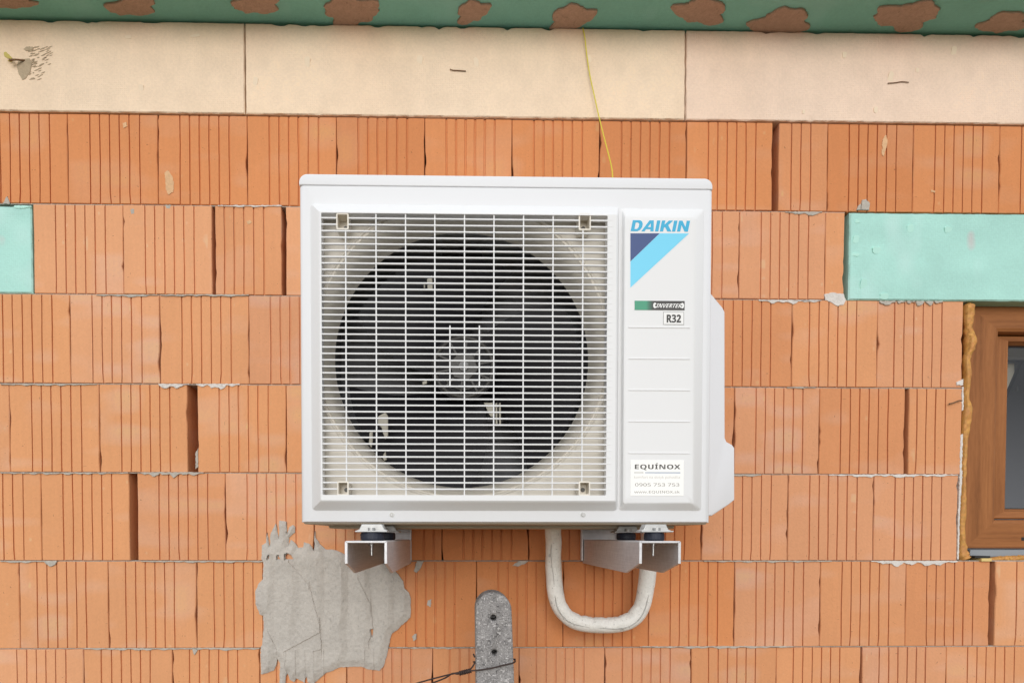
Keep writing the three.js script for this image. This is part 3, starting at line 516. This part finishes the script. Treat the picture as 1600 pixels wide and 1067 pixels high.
  print('contact_sticker', rect(985.5, 719, 1068.5, 774.5, zp), 1024, 690, (g, w, h) => {
    g.fillStyle = '#fdfcf8'; g.fillRect(0, 0, w, h); g.textBaseline = 'middle'; g.textAlign = 'left';
    const line = (s, font, y, x0, x1, col, sx = 1) => { g.font = font; g.fillStyle = col; const m = g.measureText(s).width; g.save(); g.translate(x0, y); g.scale((x1 - x0) / m, sx); g.fillText(s, 0, 0); g.restore(); };
    line('EQUÍNOX', 'bold 130px sans-serif', 130, 62, 958, '#4a4744', 0.95);
    g.fillStyle = '#6f6b66'; g.fillRect(66, 238, 180, 10); g.fillStyle = '#4a6fa0'; g.fillRect(280, 236, 680, 14);
    line('komfort na dotyk pohodlia', '64px sans-serif', 332, 62, 958, '#c9c4bb');
    line('0905 753 753', '96px sans-serif', 478, 80, 950, '#8a857d', 0.9);
    line('www.EQUINOX.sk', '80px sans-serif', 618, 70, 950, '#8a857d', 0.85);
  }, 0.5);
  // base screws
  for (const px of [612, 911]) { const c = at(px, 804.5, ZF); obj('screw', [cyl(c.x, c.y, ZF - 0.001, ZF + 0.0012, 0.0058, 0.0056, 24), cyl(c.x, c.y, ZF + 0.0012, ZF + 0.0028, 0.0036, 0.0026, 20)], M.zinc, unit); }
  // side cover
  const zc = 0.365, sc = poly([[1105, 452], [1113, 460], [1130, 480.5], [1133.3, 487.5], [1133.5, 684], [1136, 690], [1145, 695], [1148.5, 700], [1148.5, 781], [1140, 788], [1113, 806], [1105, 806]], zc);
  obj('side_cover', boxUV(toCreasedNormals(extrude(sc, 0.16, zc, 0.0035, [], 3), 0.3)), M.plasticGrey, unit);

  // inside: shroud plate and bell mouth, coil, fan
  const zr = ZF - 0.012, zb = 0.34, cen = at(722, 564, zb), R = 0.2925, Ro = 0.322;
  const pl = new THREE.Shape(); const f = shrink(open, -0.012, zr); f.y1 = Y(725, 342.5, zr); pl.moveTo(f.x0, f.y0); pl.lineTo(f.x1, f.y0); pl.lineTo(f.x1, f.y1); pl.lineTo(f.x0, f.y1); pl.closePath();
  const hp = [], ho = []; for (let i = 0; i < 96; i++) { const a = -i / 96 * Math.PI * 2; ho.push(V3(cen.x + Ro * Math.cos(a), cen.y + Ro * Math.sin(a), 0)); }
  const clampX = (v) => Math.max(f.x0 + 0.001, Math.min(f.x1 - 0.001, v)), clampY = (v) => Math.max(f.y0 + 0.001, Math.min(f.y1 - 0.001, v));
  for (const p of ho) hp.push(new THREE.Vector2(clampX(p.x), clampY(p.y)));
  pl.holes.push(new THREE.Path(hp));
  const prof = []; for (const [dr, z] of [[0.012, zr - 0.002], [0.006, zr], [0.0035, zr + 0.002], [0.001, zr + 0.0022], [-0.001, zr - 0.001], [-0.004, zr - 0.0015], [-0.006, zr + 0.0005], [-0.008, zr - 0.002], [-0.016, zr - 0.013], [-0.024, zr - 0.035], [R - Ro + 0.004, zb + 0.02], [R - Ro, zb]]) prof.push(new THREE.Vector2(Ro + dr, z));
  const lathe = toCreasedNormals(new THREE.LatheGeometry(prof, 96).rotateX(Math.PI / 2).scale(1, 1, 1), 0.5);
  // lathe axis y becomes z after the turn
  lathe.translate(cen.x, cen.y, 0);
  const bm = obj('bell_mouth', [boxUV(new THREE.ExtrudeGeometry(pl, { depth: 0.003, bevelEnabled: false, curveSegments: 8 }).translate(0, 0, zr - 0.003)), lathe], M.shroud, unit); void bm;
  obj('heat_exchanger', [box(body.x0 + 0.01, body.y0 + 0.02, 0.135, body.x1 - 0.2, body.y1 - 0.01, 0.16), box(body.x0 + 0.01, body.y0 + 0.02, 0.16, body.x0 + 0.035, body.y1 - 0.01, 0.33), ...Array.from({ length: 24 }, (_, i) => { const y = body.y0 + 0.05 + i * 0.028; return box(body.x0 + 0.04, y, 0.16, body.x1 - 0.2, y + 0.006, 0.164); })], M.coil, unit);
  obj('partition', box(body.x1 - 0.2, body.y0 + 0.01, 0.13, body.x1 - 0.195, body.y1 - 0.01, ZF - 0.02), M.coil, unit);
  obj('motor_stay', [box(cen.x - 0.05, body.y0 + 0.02, 0.19, cen.x + 0.05, body.y1 - 0.02, 0.2), box(cen.x - 0.22, cen.y - 0.115, 0.2, cen.x + 0.22, cen.y - 0.11, 0.206), box(cen.x - 0.22, cen.y + 0.17, 0.2, cen.x + 0.22, cen.y + 0.175, 0.206), cyl(cen.x, cen.y, 0.2, 0.29, 0.075, 0.07, 40)], mat('dark stay', { color: rgb(0.05, 0.045, 0.05), metalness: 0.3, roughness: 0.45 }), unit);
  const hc = at(724.5, 573.5, 0.372);
  const fan = obj('fan', cyl(hc.x, hc.y, 0.28, 0.37, 0.078, 0.074, 60), M.black, unit);
  for (let k = 0; k < 3; k++) {
    const t = [], n = 14, m = 8, pt = (i, j) => { const u = i / n, v = j / m, r = 0.07 + 0.205 * v, a = k * Math.PI * 2 / 3 + 0.25 + (u - 0.5) * 1.75 * (1 - 0.12 * v) - 0.45 * v; return V3(hc.x + r * Math.cos(a), hc.y + r * Math.sin(a), 0.30 + 0.055 * (u - 0.5) + 0.012 * Math.sin(u * 3.1) + 0.01 * v); };
    for (let i = 0; i < n; i++) for (let j = 0; j < m; j++) { const a = pt(i, j), b = pt(i + 1, j), c = pt(i, j + 1), d = pt(i + 1, j + 1); t.push(a, b, d, a, d, c); }
    obj('blade', boxUV(toCreasedNormals(soup(t), 0.6)), M.black, fan);
  }
  const hubRing = new THREE.TorusGeometry(0.066, 0.0045, 8, 64).translate(hc.x, hc.y, 0.371);
  const ribs = Array.from({ length: 10 }, (_, i) => boxUV(new THREE.BoxGeometry(0.03, 0.004, 0.005).translate(0.048, 0, 0).rotateZ(i / 10 * Math.PI * 2 + 0.2).translate(hc.x, hc.y, 0.3705)));
  const face = boxUV(new THREE.CylinderGeometry(0.032, 0.036, 0.008, 6).rotateX(Math.PI / 2).rotateZ(0.3).translate(hc.x, hc.y, 0.374));
  obj('hub_cap', [hubRing, ...ribs, face, new THREE.TorusGeometry(0.05, 0.0025, 6, 48, 2.2).rotateZ(3.7).translate(hc.x, hc.y, 0.372)], M.hub, fan);
  obj('shaft_nut', [cyl(hc.x, hc.y, 0.378, 0.383, 0.0115, 0.0105, 32), cyl(hc.x, hc.y, 0.383, 0.3885, 0.0065, 0.0065, 6), cyl(hc.x, hc.y, 0.3885, 0.393, 0.003, 0.0028, 12)], mat('dull steel', { color: rgb(0.3, 0.3, 0.3), metalness: 0.6, roughness: 0.6 }), fan);
  // pale pieces added for the bright glints between the blades
  const clip = (l, z) => obj('glint_piece', extrude(poly(l, z), z - 0.006, z, 0.001), M.clip, unit);
  clip([[591, 650], [602, 644], [606, 650], [606, 680], [602, 686], [598, 676], [596, 668], [590, 663]], 0.352); clip([[577, 676], [582, 672], [582, 688], [580, 700], [576, 692]], 0.352); clip([[600, 708], [602, 705], [604, 718], [600, 720], [597, 714]], 0.352);
  clip([[756, 629], [770, 629], [772, 652], [766, 650]], 0.385); clip([[774, 630], [777, 629], [777.5, 663], [774.5, 662]], 0.36); clip([[779.5, 630], [782.5, 629], [783, 663], [780, 664]], 0.36);
  clip([[667, 436], [675, 430], [676, 452], [668, 452]], 0.36); clip([[662, 444], [664, 442], [664, 450], [662, 450]], 0.36); clip([[660, 596], [667, 594], [667, 599], [660, 601]], 0.37);
}

// ---------------------------------------------------------------- wall brackets
function bracket(label, pxc, pxw, feet) {
  const zE = 0.578, top = Y(800, 845.2, zE), w = 0.081, xc = X(pxc, 846, zE), t = 0.0042, zk = 0.475;
  const o = thing('wall_bracket', label, 'wall bracket', [xc, top - 0.06, 0], 'aluminium brackets carrying the outdoor unit');
  const H0 = 0.042, H1 = 0.066, side = (x) => { const s = new THREE.Shape([[0, 0], [zE, 0], [zE, -H0], [zk, -H1], [0, -H1]].map(([a, b]) => new THREE.Vector2(a, b))); const g = new THREE.ExtrudeGeometry(s, { depth: t, bevelEnabled: true, bevelThickness: 0.0006, bevelSize: 0.0006, bevelOffset: -0.0006, bevelSegments: 2 }); return boxUV(g.rotateY(-Math.PI / 2).translate(x + t, top - t * 0.5, 0)); };
  obj('channel', [side(xc - w / 2), side(xc + w / 2 - t), rbox(xc - w / 2 + 0.0005, top - t, 0, xc + w / 2 - 0.0005, top, zE, 0.0012, 2)], M.alu, o);
  const a = X(pxw[0], 850, 0.006), b = X(pxw[1], 850, 0.006), yt = Y(800, 824.5, 0.006), yb = Y(800, 876, 0.006);
  obj('wall_plate', [rbox(a, yb, 0.0, b, yt, 0.005, 0.001), rbox(a, yb, 0.005, a + 0.005, yt, 0.018, 0.001), rbox(b - 0.005, yb, 0.005, b, yt, 0.018, 0.001), rbox(a + 0.004, yt - 0.005, 0.004, b - 0.004, yt, 0.07, 0.001)], M.alu, o);
  for (const [px, z, k] of feet) {
    const x = X(px, 838, z), y0 = top, y1 = top + 0.0175;
    obj('rubber_pad', boxUV(toCreasedNormals(new THREE.LatheGeometry([[0.0, 0], [0.020, 0], [0.0225, 0.003], [0.0225, 0.013], [0.0205, 0.0172], [0, 0.0175]].map(([r, y]) => new THREE.Vector2(r, y)), 28).scale(k, 1, 1).translate(x, y0, z), 0.6)), M.rubber, o);
    obj('bolt', [new THREE.CylinderGeometry(0.003, 0.003, 0.034, 12).translate(x - 0.002, top - 0.014, z), new THREE.CylinderGeometry(0.0065, 0.0065, 0.0055, 6).translate(x - 0.002, top - t - 0.0035, z)], M.steel, o);
    // pressed foot of the unit standing on the pad
    const yb2 = Y(790, 817, ZF) - 0.004, foot = extrude([[-0.034, 0], [0.034, 0], [0.031, 0.004], [0.026, 0.006], [0.021, yb2 - y1], [-0.021, yb2 - y1], [-0.026, 0.006], [-0.031, 0.004]].map(([u, v]) => V3(x + u, y1 + v, 0)), z - 0.02, z + 0.012, 0.0015);
    obj('mounting_foot', [foot, rbox(x - 0.033, y1 + 0.0002, z - 0.02, x + 0.033, y1 + 0.003, z + 0.024, 0.001), new THREE.CylinderGeometry(0.008, 0.008, 0.006, 6).translate(x, y1 + 0.006, z + 0.016)], M.zinc, unit);
  }
  return o;
}
bracket('left aluminium wall bracket, in front of the grey mortar patch', 571.5, [590, 643], [[582, 0.487, 1.12], [603, 0.3, 1]]);
bracket('right aluminium wall bracket, in front of the white lagged pipe', 1032, [907.5, 966], [[1022.5, 0.5, 0.92], [979, 0.3, 1]]);

// ---------------------------------------------------------------- lagged pipe
{
  const z = 0.105, path = [[863, 800, 0.2], [864.5, 824, 0.17], [865, 845, 0.14], [865.2, 890, 0.11], [868, 925, z], [875, 948, z], [890, 965.5, z], [912, 974.5, z], [940, 977, z], [968, 975, z], [988, 967, z], [1002, 950, z], [1008.5, 925, z], [1012, 895, z], [1014, 868, 0.095], [1014, 845, 0.06], [1014, 830, -0.02]].map(([x, y, q]) => at(x, y, q));
  const c = new THREE.CatmullRomCurve3(path, false, 'centripetal'), g = new THREE.TubeGeometry(c, 220, 0.0218, 22), p = g.attributes.position, uv = g.attributes.uv, L = c.getLength(), n1 = noise(90, 9, 401), n2 = noise(24, 5, 402);
  for (let i = 0; i < p.count; i++) {
    const s = Math.floor(i / 23) / 220, a = (i % 23) / 22, ctr = c.getPointAt(Math.min(1, s)), v = V3(p.getX(i), p.getY(i), p.getZ(i)).sub(ctr);
    const bend = s > 0.24 && s < 0.74 ? 1 : 0.3, inner = Math.max(0, v.y / 0.0232), k = 1 + 0.16 * (n2(s, a) - 0.5) + 0.12 * bend * inner * (n1(s, a) - 0.55) - 0.10 * bend * inner * Math.pow(Math.abs(Math.sin(s * 70)), 8);
    v.multiplyScalar(k).add(ctr); p.setXYZ(i, v.x, v.y, v.z);
    uv.setXY(i, s * L, a * 0.146);
  }
  g.computeVertexNormals();
  const o = thing('lagged_pipe', 'white wrapped pipe looping down from under the unit behind the right bracket', 'pipe', [path[7].x, path[7].y, 0.1]);
  obj('lagging', g, M.lagging, o);
  const seamPts = []; for (let i = 0; i <= 60; i++) { const s = 0.08 + 0.62 * i / 60, q = c.getPointAt(s), tn = c.getTangentAt(s), nn = V3(-tn.y, tn.x, 0).normalize(); seamPts.push(V3(q.x, q.y, q.z).addScaledVector(nn, -0.0065 + 0.003 * Math.sin(s * 30)).add(V3(0, 0, 0.0206))); }
  obj('tape_seam', tube(seamPts, 0.0016, 120, 6), M.lagging, o);
  obj('pipe_collar', new THREE.CylinderGeometry(0.034, 0.036, 0.006, 32).translate(at(865, 822, 0.17).x, Y(865, 823, 0.17) + 0.001, 0.17), M.zinc, o);
}

// ---------------------------------------------------------------- thin yellow wire from the eave to the unit
{
  const l = [[911, 44, 0.01], [914, 58, 0.02], [917, 85, 0.016], [922, 118, 0.018], [929, 150, 0.022], [937, 186, 0.03], [945, 218, 0.05], [952, 245, 0.075], [956, 262, 0.1], [957.5, 276, 0.13], [958, 284, 0.15]].map(([x, y, z]) => at(x, y, z));
  const m = obj('hanging_wire', tube(l, 0.0017, 90, 8), M.yellow);
  m.userData = { label: 'thin yellow green wire hanging from the eave down behind the unit', category: 'wire' };
}
// splinters and a dry sprig stuck in the boards
{
  const s = thing('dry_sprig', 'small dry sprig with a yellow leaf, stuck in the left cream board', 'sprig', at(25, 92, 0.01).toArray());
  obj('stalk', tube([[42, 95, 0.002], [34, 94, 0.01], [22, 93, 0.02], [13, 94, 0.026]].map(([x, y, z]) => at(x, y, z)), 0.0024, 20, 7), M.twig, s);
  for (const l of [[[5, 82], [9, 81], [16, 88], [18, 91], [11, 91], [6, 88]], [[11, 95], [16, 91], [22, 93], [16, 96]]]) obj('leaf', extrude(ragged(poly(l, 0.022), 0.004, 0.001), 0.02, 0.0225, 0.0006), M.dry, s);
  const spl = (pts, r, label) => { const m = obj('bark_splinter', tube(pts.map(([x, y]) => at(x, y, 0.0085)), r, 18, 6), M.twig); m.userData = { label, category: 'splinter' }; };
  spl([[703, 108], [707, 109.5], [716, 110], [728, 111]], 0.0012, 'thin brown splinter stuck on the middle cream board, left of the wire');
  spl([[1388, 130], [1400, 129], [1410, 127.5], [1421, 128.5]], 0.0011, 'thin brown splinter stuck on the right cream board');
  spl([[1484, 631], [1492, 629], [1499, 626], [1504, 626]], 0.0021, 'thin brown splinter poking out of the bricks beside the window foam');
}

// ---------------------------------------------------------------- concrete post and its tie wire
{
  const zf = 0.39, top = at(770.5, 925.5, zf), cx = X(771.3, 965, zf), hw = 0.0405, o = thing('concrete_post', 'speckled grey concrete post with a rounded top and two holes, standing before the wall', 'post', [cx, 0, zf - 0.04]);
  const bev = 0.004, r = hw, pts = [];
  const half = (y) => hw + (top.y - y) * 0.014;
  pts.push(V3(-half(0), 0, 0), V3(half(0), 0, 0));
  for (let i = 0; i <= 16; i++) { const a = i / 16 * Math.PI; pts.push(V3(half(top.y - r) * Math.cos(a), top.y - r + r * Math.sin(a), 0)); }
  const hole = (px, py, rad) => { const q = at(px, py, zf), h = new THREE.Path(); h.absarc(q.x - cx, q.y, rad, 0, Math.PI * 2, true); return h; };
  const tilt = (g) => { const p = g.attributes.position; for (let i = 0; i < p.count; i++) { const y = p.getY(i); p.setX(i, p.getX(i) + cx + (top.y - 0.05 - y) * 0.024); } g.computeVertexNormals(); return g; };
  const front = tilt(extrude(pts, zf - 0.05, zf, bev, [hole(771, 965.5, 0.0045 + bev * 0 + 0.0025), hole(771.2, 1019.5, 0.0065)], 3));
  const rear = tilt(extrude(pts, zf - 0.075, zf - 0.0502, 0));
  obj('shaft', [boxUV(toCreasedNormals(front, 0.6)), boxUV(rear)], M.concrete, o);
  const w = (l) => l.map(([x, y, z]) => at(x, y, z)), zw = zf + 0.003, r0 = 0.0019;
  const g = [tube(w([[600, 1085, 0.33], [650, 1068, 0.35], [690, 1057, 0.37], [716, 1051, 0.385], [736, 1048, zw], [748, 1047, zw + 0.001], [770, 1043.5, zw + 0.001], [790, 1038.5, zw + 0.001], [799, 1036.5, zw], [804.5, 1034, zf - 0.006], [804.5, 1031, zf - 0.02], [803, 1030, zf - 0.05], [770, 1032, zf - 0.082], [742, 1034, zf - 0.06], [741.5, 1036, zf - 0.004], [738, 1042, zf + 0.001], [732, 1048, 0.388]]), r0, 160, 7),
    tube(w([[640, 1085, 0.34], [672, 1069, 0.355], [696, 1059, 0.372], [708, 1052, 0.383], [716, 1053, 0.386], [724, 1048, 0.388]]), r0, 50, 7)];
  const co = []; for (let i = 0; i <= 90; i++) { const t = i / 90, q = at(718 + 18 * t, 1052 - 4.5 * t, 0.388), a = t * Math.PI * 2 * 6.5; co.push(V3(q.x, q.y + 0.0042 * Math.cos(a), q.z + 0.0042 * Math.sin(a))); }
  g.push(tube(co, r0, 180, 6), tube(w([[740, 1022, zf - 0.02], [740.5, 1024, zf - 0.015], [742, 1027, zf - 0.014]]), r0, 8, 6));
  const t = obj('tie_wire', g, M.rust); t.userData = { label: 'rusty twisted wire tied round the concrete post', category: 'wire' };
}

// ---------------------------------------------------------------- window, foam and sill
{
  const zw = -0.04, o = thing('window', 'brown wood grain window at the right edge, under the mint board', 'window', [winL + 0.6, winB, -0.06]);
  const F = rect(1511, 477.5, 1562, 857, zw, 0), W = (q) => ({ ...q, x1: F.x0 + 1.2 - (q.x0 - F.x0) });
  const f0 = W(F), f1 = W({ ...rect(1560.5, 519, 1600, 812, zw, 0) }), rb = 0.004;
  const loops = [{ ...f0, z: zw - 0.07 }, { ...f0, z: zw - 0.004 }, shrink(f0, 0.003, zw, 0), shrink(f1, -0.012, zw, 0), shrink(f1, -0.003, zw - 0.004, 0), shrink(f1, 0, zw - 0.012, 0), { ...f1, z: zw - 0.05 }];
  const names = ['head', 'stile', 'sill_rail', 'stile']; void rb;
  [0, 1, 2, 3].forEach((k) => obj(names[k] === 'stile' ? 'frame_stile' : 'frame_rail', loft(loops, { n: 0, side: k, crease: 0.4 }), k % 2 ? M.woodV : M.woodH, o));
  const zsash = zw - 0.024, s0 = shrink(f1, 0.0035, zsash, 0), g1 = W(rect(1569.5, 540, 1600, 795.5, zsash - 0.02, 0));
  const sl = [{ ...s0, z: zsash - 0.04 }, { ...s0, z: zsash - 0.003 }, shrink(s0, 0.003, zsash, 0), shrink(g1, -0.008, zsash - 0.002, 0), shrink(g1, -0.001, zsash - 0.018, 0), { ...g1, z: zsash - 0.02 }, { ...g1, z: zsash - 0.04 }];
  [0, 1, 2, 3].forEach((k) => obj(k % 2 ? 'sash_stile' : 'sash_rail', loft(sl, { n: 0, side: k, crease: 0.4 }), k % 2 ? M.woodV : M.woodH, o));
  const zg = zsash - 0.026;
  obj('glass', boxUV(new THREE.PlaneGeometry(g1.x1 - g1.x0 + 0.008, g1.y1 - g1.y0 + 0.008).translate((g1.x0 + g1.x1) / 2, (g1.y0 + g1.y1) / 2, zg - 0.002)), mat('window glass', { color: rgb(1, 1, 1), transmission: 1, thickness: 0, roughness: 0.0, ior: 1.52 }), o);
  obj('gasket', loft([{ ...shrink(g1, -0.001, zg + 0.002, 0) }, shrink(g1, 0.0025, zg + 0.0025, 0), shrink(g1, 0.003, zg + 0.0004, 0)], { n: 0 }), M.gasket, o);
  const q = rect(1516, 859, 1600, 870, zw - 0.004); obj('sill_strip', rbox(q.x0, q.y0, zw - 0.06, f0.x1, q.y1, zw - 0.002, 0.002), M.sill, o);
  const d = at(1599, 842, zw); obj('drain_slot', rbox(d.x - 0.004, d.y - 0.005, zw - 0.002, d.x + 0.03, d.y + 0.005, zw + 0.0008, 0.0008, 1), M.gasket, o);
  obj('frame_packer', box(f0.x0, f0.y1 + 0.0005, zw - 0.07, f0.x1, winT + 0.02, zw - 0.03), M.gasket, o);
  // the unlit room behind: walls, floor, sloping ceiling with one roof opening
  const rx0 = winL - 0.9, rx1 = winR + 3.2, rz = -4.5, fl = 0.35, ce = TOP + 0.75, rm = thing('room', 'dim unfinished room seen through the window pane', 'room', [winR, fl, -2]);
  const hA = at(1571, 566, rz), hB = at(1592, 612, rz);
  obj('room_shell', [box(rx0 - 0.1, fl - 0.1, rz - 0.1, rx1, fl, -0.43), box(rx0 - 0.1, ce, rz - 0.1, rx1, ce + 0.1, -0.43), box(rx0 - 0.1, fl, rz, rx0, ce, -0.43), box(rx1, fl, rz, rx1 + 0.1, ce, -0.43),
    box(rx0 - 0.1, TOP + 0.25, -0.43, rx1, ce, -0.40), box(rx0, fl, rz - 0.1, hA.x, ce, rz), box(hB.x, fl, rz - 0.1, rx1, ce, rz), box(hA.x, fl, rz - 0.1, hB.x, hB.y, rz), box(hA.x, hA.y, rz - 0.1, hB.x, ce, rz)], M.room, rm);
  const film = mat('cream dimming film', { color: rgb(0.8, 0.72, 0.55), transmission: 0.5, thickness: 0, roughness: 1 });  // added film, dims the sky in the opening to a cream glow
  obj('dimming_film', boxUV(new THREE.PlaneGeometry(hB.x - hA.x + 0.02, hA.y - hB.y + 0.02).translate((hA.x + hB.x) / 2, (hA.y + hB.y) / 2, rz - 0.05)), film, rm);
  const b0 = at(1596, 575, rz + 0.06), b1 = at(1576, 622, rz + 0.06), bl = Math.hypot(b0.x - b1.x, b0.y - b1.y);
  obj('brace', boxUV(new THREE.BoxGeometry(0.05, bl + 0.3, 0.05).rotateZ(Math.atan2(b1.x - b0.x, b0.y - b1.y)).translate((b0.x + b1.x) / 2, (b0.y + b1.y) / 2, rz + 0.06)), M.room, rm);
  const pA = at(1566, 547, rz + 0.5), pB = at(1604, 560, rz + 0.5);
  obj('purlin', [box(pA.x, pB.y, rz + 0.45, pB.x + 1, pA.y, rz + 0.55)], M.board, rm);

  // foam
  const bead = (pts, label) => {
    const P = pts.map(([x, y, z]) => at(x, y, z ?? -0.012)), c = new THREE.CatmullRomCurve3(P), seg = 150, g = new THREE.TubeGeometry(c, seg, 1, 16), p = g.attributes.position, a1 = noise(14, 5, 511), a2 = noise(60, 9, 512);
    const rad = (s) => { const f = s * (pts.length - 1), i = Math.min(pts.length - 2, Math.floor(f)); return lerp(pts[i][3], pts[i + 1][3], f - i); };
    for (let i = 0; i < p.count; i++) { const s = Math.floor(i / 17) / seg, a = (i % 17) / 16, ctr = c.getPoint(s), v = V3(p.getX(i), p.getY(i), p.getZ(i)).sub(c.getPointAt(s)); const cap = Math.min(1, Math.min(s, 1 - s) * 60 + 0.15); v.multiplyScalar(0.88 * cap * rad(s) * (1 + 0.55 * (a1(s, a) - 0.5) + 0.35 * (a2(s, a) - 0.5))).add(ctr); p.setXYZ(i, v.x, v.y, v.z); }
    g.computeVertexNormals(); const m = obj('expanding_foam', boxUV(g), M.foam); m.userData = { label, category: 'foam' };
  };
  const U = undefined;
  bead([[1515, 473, U, 0.014], [1514, 492, U, 0.017], [1513, 512, U, 0.012], [1516, 530, U, 0.0165], [1514, 548, U, 0.014], [1510, 562, U, 0.011], [1511, 590, U, 0.0115], [1510, 620, U, 0.0115], [1511, 645, U, 0.015], [1508, 670, U, 0.0125], [1507, 700, U, 0.0105], [1505, 740, U, 0.0105], [1504.5, 780, U, 0.0105], [1503, 815, U, 0.0105], [1503, 845, U, 0.011], [1506, 866, U, 0.02], [1509, 875, U, 0.016]], 'upright bead of ochre expanding foam between the bricks and the window frame');
  bead([[1546, 873.5, -0.03, 0.006], [1562, 873, -0.028, 0.0075], [1578, 872.5, -0.026, 0.009], [1592, 872.5, -0.026, 0.01], [1620, 872.5, -0.026, 0.009], [1650, 872, -0.026, 0.008]], 'short bead of ochre foam lying under the window sill, right of the wooden shim');
  const sh = rect(1534, 872.3, 1550, 877.2, 0.004); const m = obj('wooden_shim', [rbox(sh.x0, sh.y0, -0.05, sh.x1, sh.y1, 0.006, 0.001)], M.shim); m.userData = { label: 'small yellow wooden shim under the bottom left corner of the window', category: 'shim' };
  const pk = rect(1522, 868.5, 1546, 872, -0.004); const k = obj('plastic_packer', rbox(pk.x0, pk.y0 + 0.0005, -0.05, pk.x1, pk.y1, 0.002, 0.001), M.gasket); k.userData = { label: 'thin black packer lying on the wooden shim under the window', category: 'packer' };
  // white plaster crust on the cut brick ends beside the foam
  const crust = (l, z0, z1) => obj('plaster_crust', extrude(ragged(poly(l, 0.001), 0.005, 0.0011), z0, z1, 0.001), M.paleMortar, wall);
  crust([[1504.5, 604], [1507, 604], [1507, 640], [1504, 642]], -0.03, 0.001); crust([[1500.5, 738], [1505, 735], [1502, 780], [1500, 830], [1499, 874], [1496.5, 874], [1498, 800]], -0.03, 0.002); crust([[1495, 597], [1506, 592], [1506, 602], [1496, 602]], -0.006, 0.002); crust([[1502, 680], [1506, 678], [1504, 735], [1501, 738]], -0.03, 0.001);
  obj('frame_film', box(f0.x0 - 0.0035, Y(1511, 842, zw), zw - 0.02, f0.x0 - 0.0003, Y(1511, 690, zw), zw + 0.001), mat('white film edge', { color: rgb(0.85, 0.83, 0.8), roughness: 0.5 }), o);
}

renderer.render(scene, camera);
